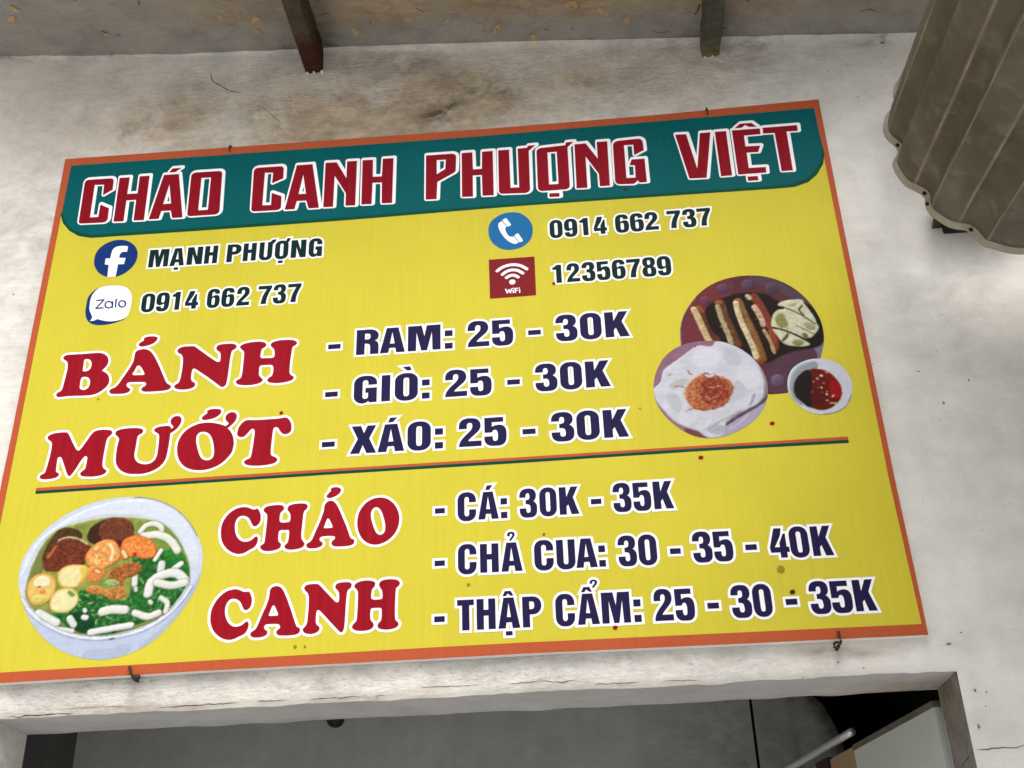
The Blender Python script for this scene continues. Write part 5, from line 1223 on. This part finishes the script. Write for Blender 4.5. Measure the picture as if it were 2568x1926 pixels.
WORDS = ['- CÁ: 30K - 35K', '- CHẢ CUA: 30 - 35 - 40K', '- THẬP CẨM: 25 - 30 - 35K', '- RAM: 25 - 30K', '- GIÒ: 25 - 30K', '- XÁO: 25 - 30K', 'MẠNH PHƯỢNG', '0914 662 737', '0914 662 737', '12356789']
PLACE = ['', '', '', '', '', '', '', ' beside the chat icon', ' beside the telephone icon', '']
for (kind, B, T, txt), words, pl in zip(LINES, WORDS, PLACE):
    B = [v / 10 for v in B]; T = [v / 10 for v in T]
    gl = []
    for it in txt.split('; '):
        ch, a, b = it.rsplit(' ', 2); a, b = float(a) / 10, float(b) / 10
        cs = []
        for c in glyph(ch):
            x = a + (b - a) * c[:, 0] / 100
            zb = B[1] + (x - B[0]) * (B[3] - B[1]) / (B[2] - B[0]); zt = T[1] + (x - T[0]) * (T[3] - T[1]) / (T[2] - T[0])
            cs.append(np.stack([x, zb + (zt - zb) * c[:, 1] / 100], -1))
        gl.append(cs)
    lettering(kind + '_line', gl, NAVY if kind == 'price' else PINE, 1.6, 4.6 if kind == 'price' else 4.0, 'miter',
              ('navy price line reading ' if kind == 'price' else 'dark green line reading ') + words + pl, lname='letter')

def stroke(P, w, closed=False):             # round-capped stroke as a list of ccw outlines
    r = w / 2; cs = []
    for p in (P if len(P) < 40 else P):
        cs.append(oriented(np.array([(p[0] + r * math.cos(2*math.pi*k/10), p[1] + r * math.sin(2*math.pi*k/10)) for k in range(10)])))
    for a, b in zip(P[:-1], P[1:]):
        t = b - a; L = np.linalg.norm(t)
        if L < 0.05: continue
        nrm = np.array((-t[1], t[0])) / L * r
        cs.append(oriented(np.array([a + nrm, a - nrm, b - nrm, b + nrm])))
    return cs
def strokes(L):
    cs = []
    for w, s in L: cs += stroke(spline(pts(s), closed=False, n=3), w / 10)
    return cs
sp = lambda q: spline(pts(q), n=4)
ic = sheet_part('phone_icon', split(ICON['phone_disc'], sp), BLUE, 1.4); sheet_part('handset', split(ICON['phone_hand'], sp), WHITE, 1.9, ic)
ic = sheet_part('wifi_icon', split(ICON['wifi_sq'], sp), MAROON, 1.4); sheet_part('signal_arcs', strokes(ICON['wifi_arcs']), WHITE, 1.9, ic); sheet_part('caption', strokes(ICON['wifi_txt']), WHITE, 1.9, ic)
ic = sheet_part('social_icon', split(ICON['soc_disc'], sp), ROYAL, 1.4); sheet_part('letter', split(ICON['soc_f'], sp), WHITE, 1.9, ic)
ic = sheet_part('chat_icon', split(ICON['chat_blob'], sp), ROYAL, 1.4); sheet_part('speech_bubble', split(ICON['chat_bub'], sp), WHITE, 1.9, ic); sheet_part('caption', strokes(ICON['chat_txt']), ROYAL, 2.4, ic)

# printed food pictures: colour is the ink of the print, one value per vertex of a fine flat mesh
def food_mat():
    m, nt, b = nodes_of('picture_print', 0.45, 0.05)
    a = N(nt, 'ShaderNodeAttribute'); a.attribute_name = 'ink'
    s = ramp(nt, noise(nt, 30, 3, 0.6, stretch=(0.12, 1, 5)), [(0.3, 0.95), (0.7, 1.04)])
    nt.links.new(mix(nt, 1.0, a.outputs['Color'], s, 'MULTIPLY'), b.inputs['Base Color'])
    bump(nt, b, noise(nt, 3.5, 3, 0.5), 0.12, 0.004)
    return m
FOODM = food_mat()

def sdf(P, X, Z):                           # signed distance, positive inside
    d = np.full(X.shape, 1e9); ins = np.zeros(X.shape, bool)
    Q = np.roll(P, -1, axis=0)
    for (x0, y0), (x1, y1) in zip(P, Q):
        dx, dy = x1 - x0, y1 - y0; l2 = dx*dx + dy*dy + 1e-12
        t = np.clip(((X - x0) * dx + (Z - y0) * dy) / l2, 0, 1)
        d = np.minimum(d, (X - x0 - t*dx)**2 + (Z - y0 - t*dy)**2)
        if y0 != y1:
            c = ((y0 > Z) != (y1 > Z)) & (X < (x1 - x0) * (Z - y0) / (y1 - y0) + x0)
            ins ^= c
    d = np.sqrt(d)
    return np.where(ins, d, -d)

def sstep(t): t = np.clip(t, 0, 1); return t*t*(3 - 2*t)

def paint_picture(name, spec, layer, label, step=0.95):
    outl, base, ops = spec
    O = spline(pts(outl), n=4)
    x0, z0 = O.min(axis=0) - 2; x1, z1 = O.max(axis=0) + 2
    xs = np.arange(x0, x1, step); zs = np.arange(z0, z1, step)
    X, Z = np.meshgrid(xs, zs, indexing='ij')
    img = np.ones(X.shape + (3,)) * np.array(base, float)
    def win(P, pad):
        a = max(0, int((P[:, 0].min() - pad - x0) / step)); b = min(len(xs), int((P[:, 0].max() + pad - x0) / step) + 2)
        c = max(0, int((P[:, 1].min() - pad - z0) / step)); e = min(len(zs), int((P[:, 1].max() + pad - z0) / step) + 2)
        return slice(a, b), slice(c, e)
    for k, op in enumerate(ops):
        if op[0] in 'PS':
            if op[0] == 'P':
                P = spline(pts(op[1]), n=3); col, soft, ex = op[2], op[3], op[4]
                w = win(P, soft + 1)
                if X[w].size == 0: continue
                D = sdf(P, X[w], Z[w])
            else:
                P = spline(pts(op[1]), closed=False, n=3); wd, col, soft, ex = op[2], op[3], op[4], op[5]
                w = win(P, wd / 2 + soft + 1)
                if X[w].size == 0: continue
                d = np.full(X[w].shape, 1e9)
                for a, b in zip(P[:-1], P[1:]):
                    t = b - a; l2 = float(t @ t) + 1e-12
                    u = np.clip(((X[w] - a[0]) * t[0] + (Z[w] - a[1]) * t[1]) / l2, 0, 1)
                    d = np.minimum(d, np.hypot(X[w] - a[0] - u*t[0], Z[w] - a[1] - u*t[1]))
                D = wd / 2 - d
            wob = min(soft, 1.6) * 0.8 * fbm(X[w], Z[w], 7, 100 + k, 3)
            al = sstep((D + wob + soft * 0.5) / max(soft, 0.4))
            c = np.ones(X[w].shape + (3,)) * np.array(col, float)
            for e in ex.split():
                if e.startswith('n='):
                    amp, cell = map(float, e[2:].split(','))
                    c = c * (1 + 1.6 * amp * fbm(X[w], Z[w], max(cell, 1.6), 200 + k, 4))[..., None]
                elif e.startswith('e='):
                    r, g, b_, dep = map(float, e[2:].split(','))
                    f = (1 - sstep(D / dep))[..., None]
                    c = c * (1 - f) + np.array((r, g, b_)) * f
                elif e == 'e':
                    f = 0.5 * (1 - sstep(D / (0.22 * op[2])))[..., None]
                    c = c * (1 - f) + np.array((150, 165, 140)) * f
            if X[w].shape[0] > 2 and X[w].shape[1] > 2 and soft < 2.6:
                rad = 5.0 if op[0] == 'P' else max(1.2, op[2] * 0.5)
                h = rad * np.sqrt(np.clip(1 - (1 - np.clip(D / rad, 0, 1)) ** 2, 0, 1)) + 1.5 * fbm(X[w], Z[w], 8, 300 + k, 4)
                gx_, gz_ = np.gradient(h, step)
                amp_ = 0.16 if sum(col) < 560 else 0.085
                c = c * np.clip(1 + amp_ * np.clip(0.5 * gx_ - 0.85 * gz_, -2.2, 2.2), 0.5, 1.45)[..., None]
                # contact shade in the photograph, cast to the lower right
                if sum(base) != sum(col) and sum(col) > 330 and op[0] == 'S' and op[2] > 5:
                    halo = 0.4 * sstep((D + 3.0) / 4.0)[..., None]
                    img[w] = img[w] * (1 - halo)
            img[w] = img[w] * (1 - al[..., None]) + c * al[..., None]
        else:
            P = spline(pts(op[1]), n=3); n, ln, wd, cols, seed = op[2], op[3], op[4], op[5], op[6]
            rng = random.Random(seed); lo, hi = P.min(axis=0), P.max(axis=0); made = 0; tries = 0
            while made < n and tries < n * 6:
                tries += 1
                c0 = np.array((rng.uniform(lo[0], hi[0]), rng.uniform(lo[1], hi[1])))
                if sdf(P, np.array([c0[0]]), np.array([c0[1]]))[0] < 0: continue
                made += 1
                a = rng.uniform(0, math.pi); l = ln * rng.uniform(0.35, 1.0) / 2; r = wd * rng.uniform(0.4, 0.9) / 2
                bend = rng.uniform(-0.5, 0.5)
                p = [c0 + np.array((math.cos(a + bend*s), math.sin(a + bend*s))) * l * s for s in (-1, -0.33, 0.33, 1)]
                q = np.array(p); w = win(q, r + 2); col = np.array(rng.choice(cols), float)
                if X[w].size == 0: continue
                d = np.full(X[w].shape, 1e9)
                for a_, b_ in zip(q[:-1], q[1:]):
                    t = b_ - a_; l2 = float(t @ t) + 1e-12
                    u = np.clip(((X[w] - a_[0]) * t[0] + (Z[w] - a_[1]) * t[1]) / l2, 0, 1)
                    d = np.minimum(d, np.hypot(X[w] - a_[0] - u*t[0], Z[w] - a_[1] - u*t[1]))
                al = (sstep((r - d + 0.7) / 1.4) * rng.uniform(0.6, 0.95))[..., None]
                img[w] = img[w] * (1 - al) + col * al
    for ax in (0, 1):                       # the print is soft
        for _ in range(2):
            img = (np.roll(img, 1, ax) + 2 * img + np.roll(img, -1, ax)) / 4
    img = np.clip(img * (1 + 0.03 * fbm(X, Z, 6, 5, 3))[..., None], 3, 250)
    v = img / 255.0
    v = np.where(v <= 0.04045, v / 12.92, ((v + 0.055) / 1.055) ** 2.4) * 0.74
    D = sdf(O, X, Z)
    # pull the border vertices onto the outline so that the cut-out has a clean edge
    gx, gz = np.gradient(D, step)
    near = np.abs(D) < step * 1.0
    g2 = gx*gx + gz*gz + 1e-6
    Xs = np.where(near, X - D * gx / g2, X); Zs = np.where(near, Z - D * gz / g2, Z)
    keepv = D > -step * 1.0
    idx = np.arange(X.size).reshape(X.shape)
    q = np.stack([idx[:-1, :-1], idx[1:, :-1], idx[1:, 1:], idx[:-1, 1:]], -1).reshape(-1, 4)
    kv = keepv.reshape(-1)
    inside = (D.reshape(-1) > -0.2)
    q = q[kv[q].all(axis=1) & inside[q].any(axis=1)]
    used, inv = np.unique(q, return_inverse=True)
    co = np.stack([Xs.reshape(-1)[used] / 1000, np.full(len(used), -0.0005 * layer), Zs.reshape(-1)[used] / 1000], -1)
    me = bpy.data.meshes.new(name)
    me.from_pydata(co.tolist(), [], inv.reshape(-1, 4).tolist())
    me.materials.append(FOODM)
    ca = me.attributes.new('ink', 'FLOAT_COLOR', 'POINT')
    rgba = np.concatenate([v.reshape(-1, 3)[used], np.ones((len(used), 1))], -1)
    ca.data.foreach_set('color', rgba.reshape(-1))
    me.update()
    o = bpy.data.objects.new(name, me); COL.objects.link(o); o.parent = sign
    o['label'] = label
paint_picture('food_picture', FOOD['soup'], 1.4, 'printed bowl of noodle soup with eggs, prawns and scallions')
paint_picture('food_picture', FOOD['meat'], 1.2, 'printed dark red plate with fried rolls')
paint_picture('food_picture', FOOD['noodle'], 1.7, 'printed plate of white steamed rolls with fried shallots')
paint_picture('food_picture', FOOD['sauce'], 2.0, 'printed small bowl of red dipping sauce')

def specks():
    mats = [print_mat('red_speck', (168, 24, 22), 0.1), print_mat('rust_speck', (186, 92, 30), 0.1), print_mat('dark_speck', (70, 60, 30), 0.1), print_mat('olive_speck', (176, 158, 48), 0.05)]
    rng = random.Random(7)
    for x, z, r, c in SPECKS:
        n = 14
        P = [(x/10 + r/10 * rng.uniform(0.85, 1.12) * math.cos(2*math.pi*k/n), z/10 + 0.85 * r/10 * rng.uniform(0.85, 1.12) * math.sin(2*math.pi*k/n)) for k in range(n)]
        V = [(p[0]/1000, -0.0015, p[1]/1000) for p in P] + [(x/10000, -0.0024, z/10000)]
        mesh_obj('paint_speck', V, [(k, (k+1) % n, n) for k in range(n)], mats[c], sign, True)
specks()

# ---------------------------------------------------------------- nails bent over the sign's edge
NL = ['bent dark nail over the top edge of the sign, nearer the left bar', 'bent dark nail over the top edge of the sign above the last title word',
      'rusty bent nail with flat head under the bottom edge below the soup bowl', 'rusty nail curled into a hook at the bottom edge near the right corner']
for i, s in enumerate(NAILS):
    P = xy(s) / 1000.0
    root = P[-1]
    t = tag(empty('nail', (root[0], WY, ZB + root[1])), NL[i], 'nail', 'nails holding the sign')
    o = np.array((root[0], WY, ZB + root[1]))
    path = []
    if i == 3:
        for a in np.linspace(-0.3, 1.55, 9) * math.pi:
            path.append((root[0] - 0.0062 + 0.0062 * math.cos(a), -0.004 - 0.0008 * a, ZB + root[1] - 0.006 + 0.0062 * math.sin(a)))
        path = path[::-1][:7]
        path.append((root[0] + 0.0005, -0.006, ZB + root[1] + 0.001))
        path += [(P[1][0], -0.0055, ZB + P[1][1]), (P[0][0], -0.0045, ZB + P[0][1])]
    else:
        path = [(root[0], 0.03, ZB + root[1]), (root[0], 0.004, ZB + root[1]), (root[0] * .8 + P[1][0] * .2, -0.003, ZB + root[1] * .8 + P[1][1] * .2), (P[1][0], -0.0052, ZB + P[1][1]), (P[0][0], -0.0042, ZB + P[0][1])]
    bm = bmesh.new(); tube(bm, [tuple(np.array(p) - o) for p in path], 0.0026 if i > 1 else 0.0021, 10)
    bm_obj('shank', bm, M['nail'], t, True)
    if i == 3:
        bm = bmesh.new(); tube(bm, [(-0.004, 0.004, -0.006), (-0.004, -WY - 0.003, -0.006)], 0.003, 10)
        bm_obj('root', bm, M['nail'], t, True)
    if i == 2:
        bm = bmesh.new(); tube(bm, [(0.004, -0.022, -0.001), (0.012, -0.026, 0.001)], [0.0065, 0.0045], 10)
        bm_obj('head', bm, M['nail'], t, True)
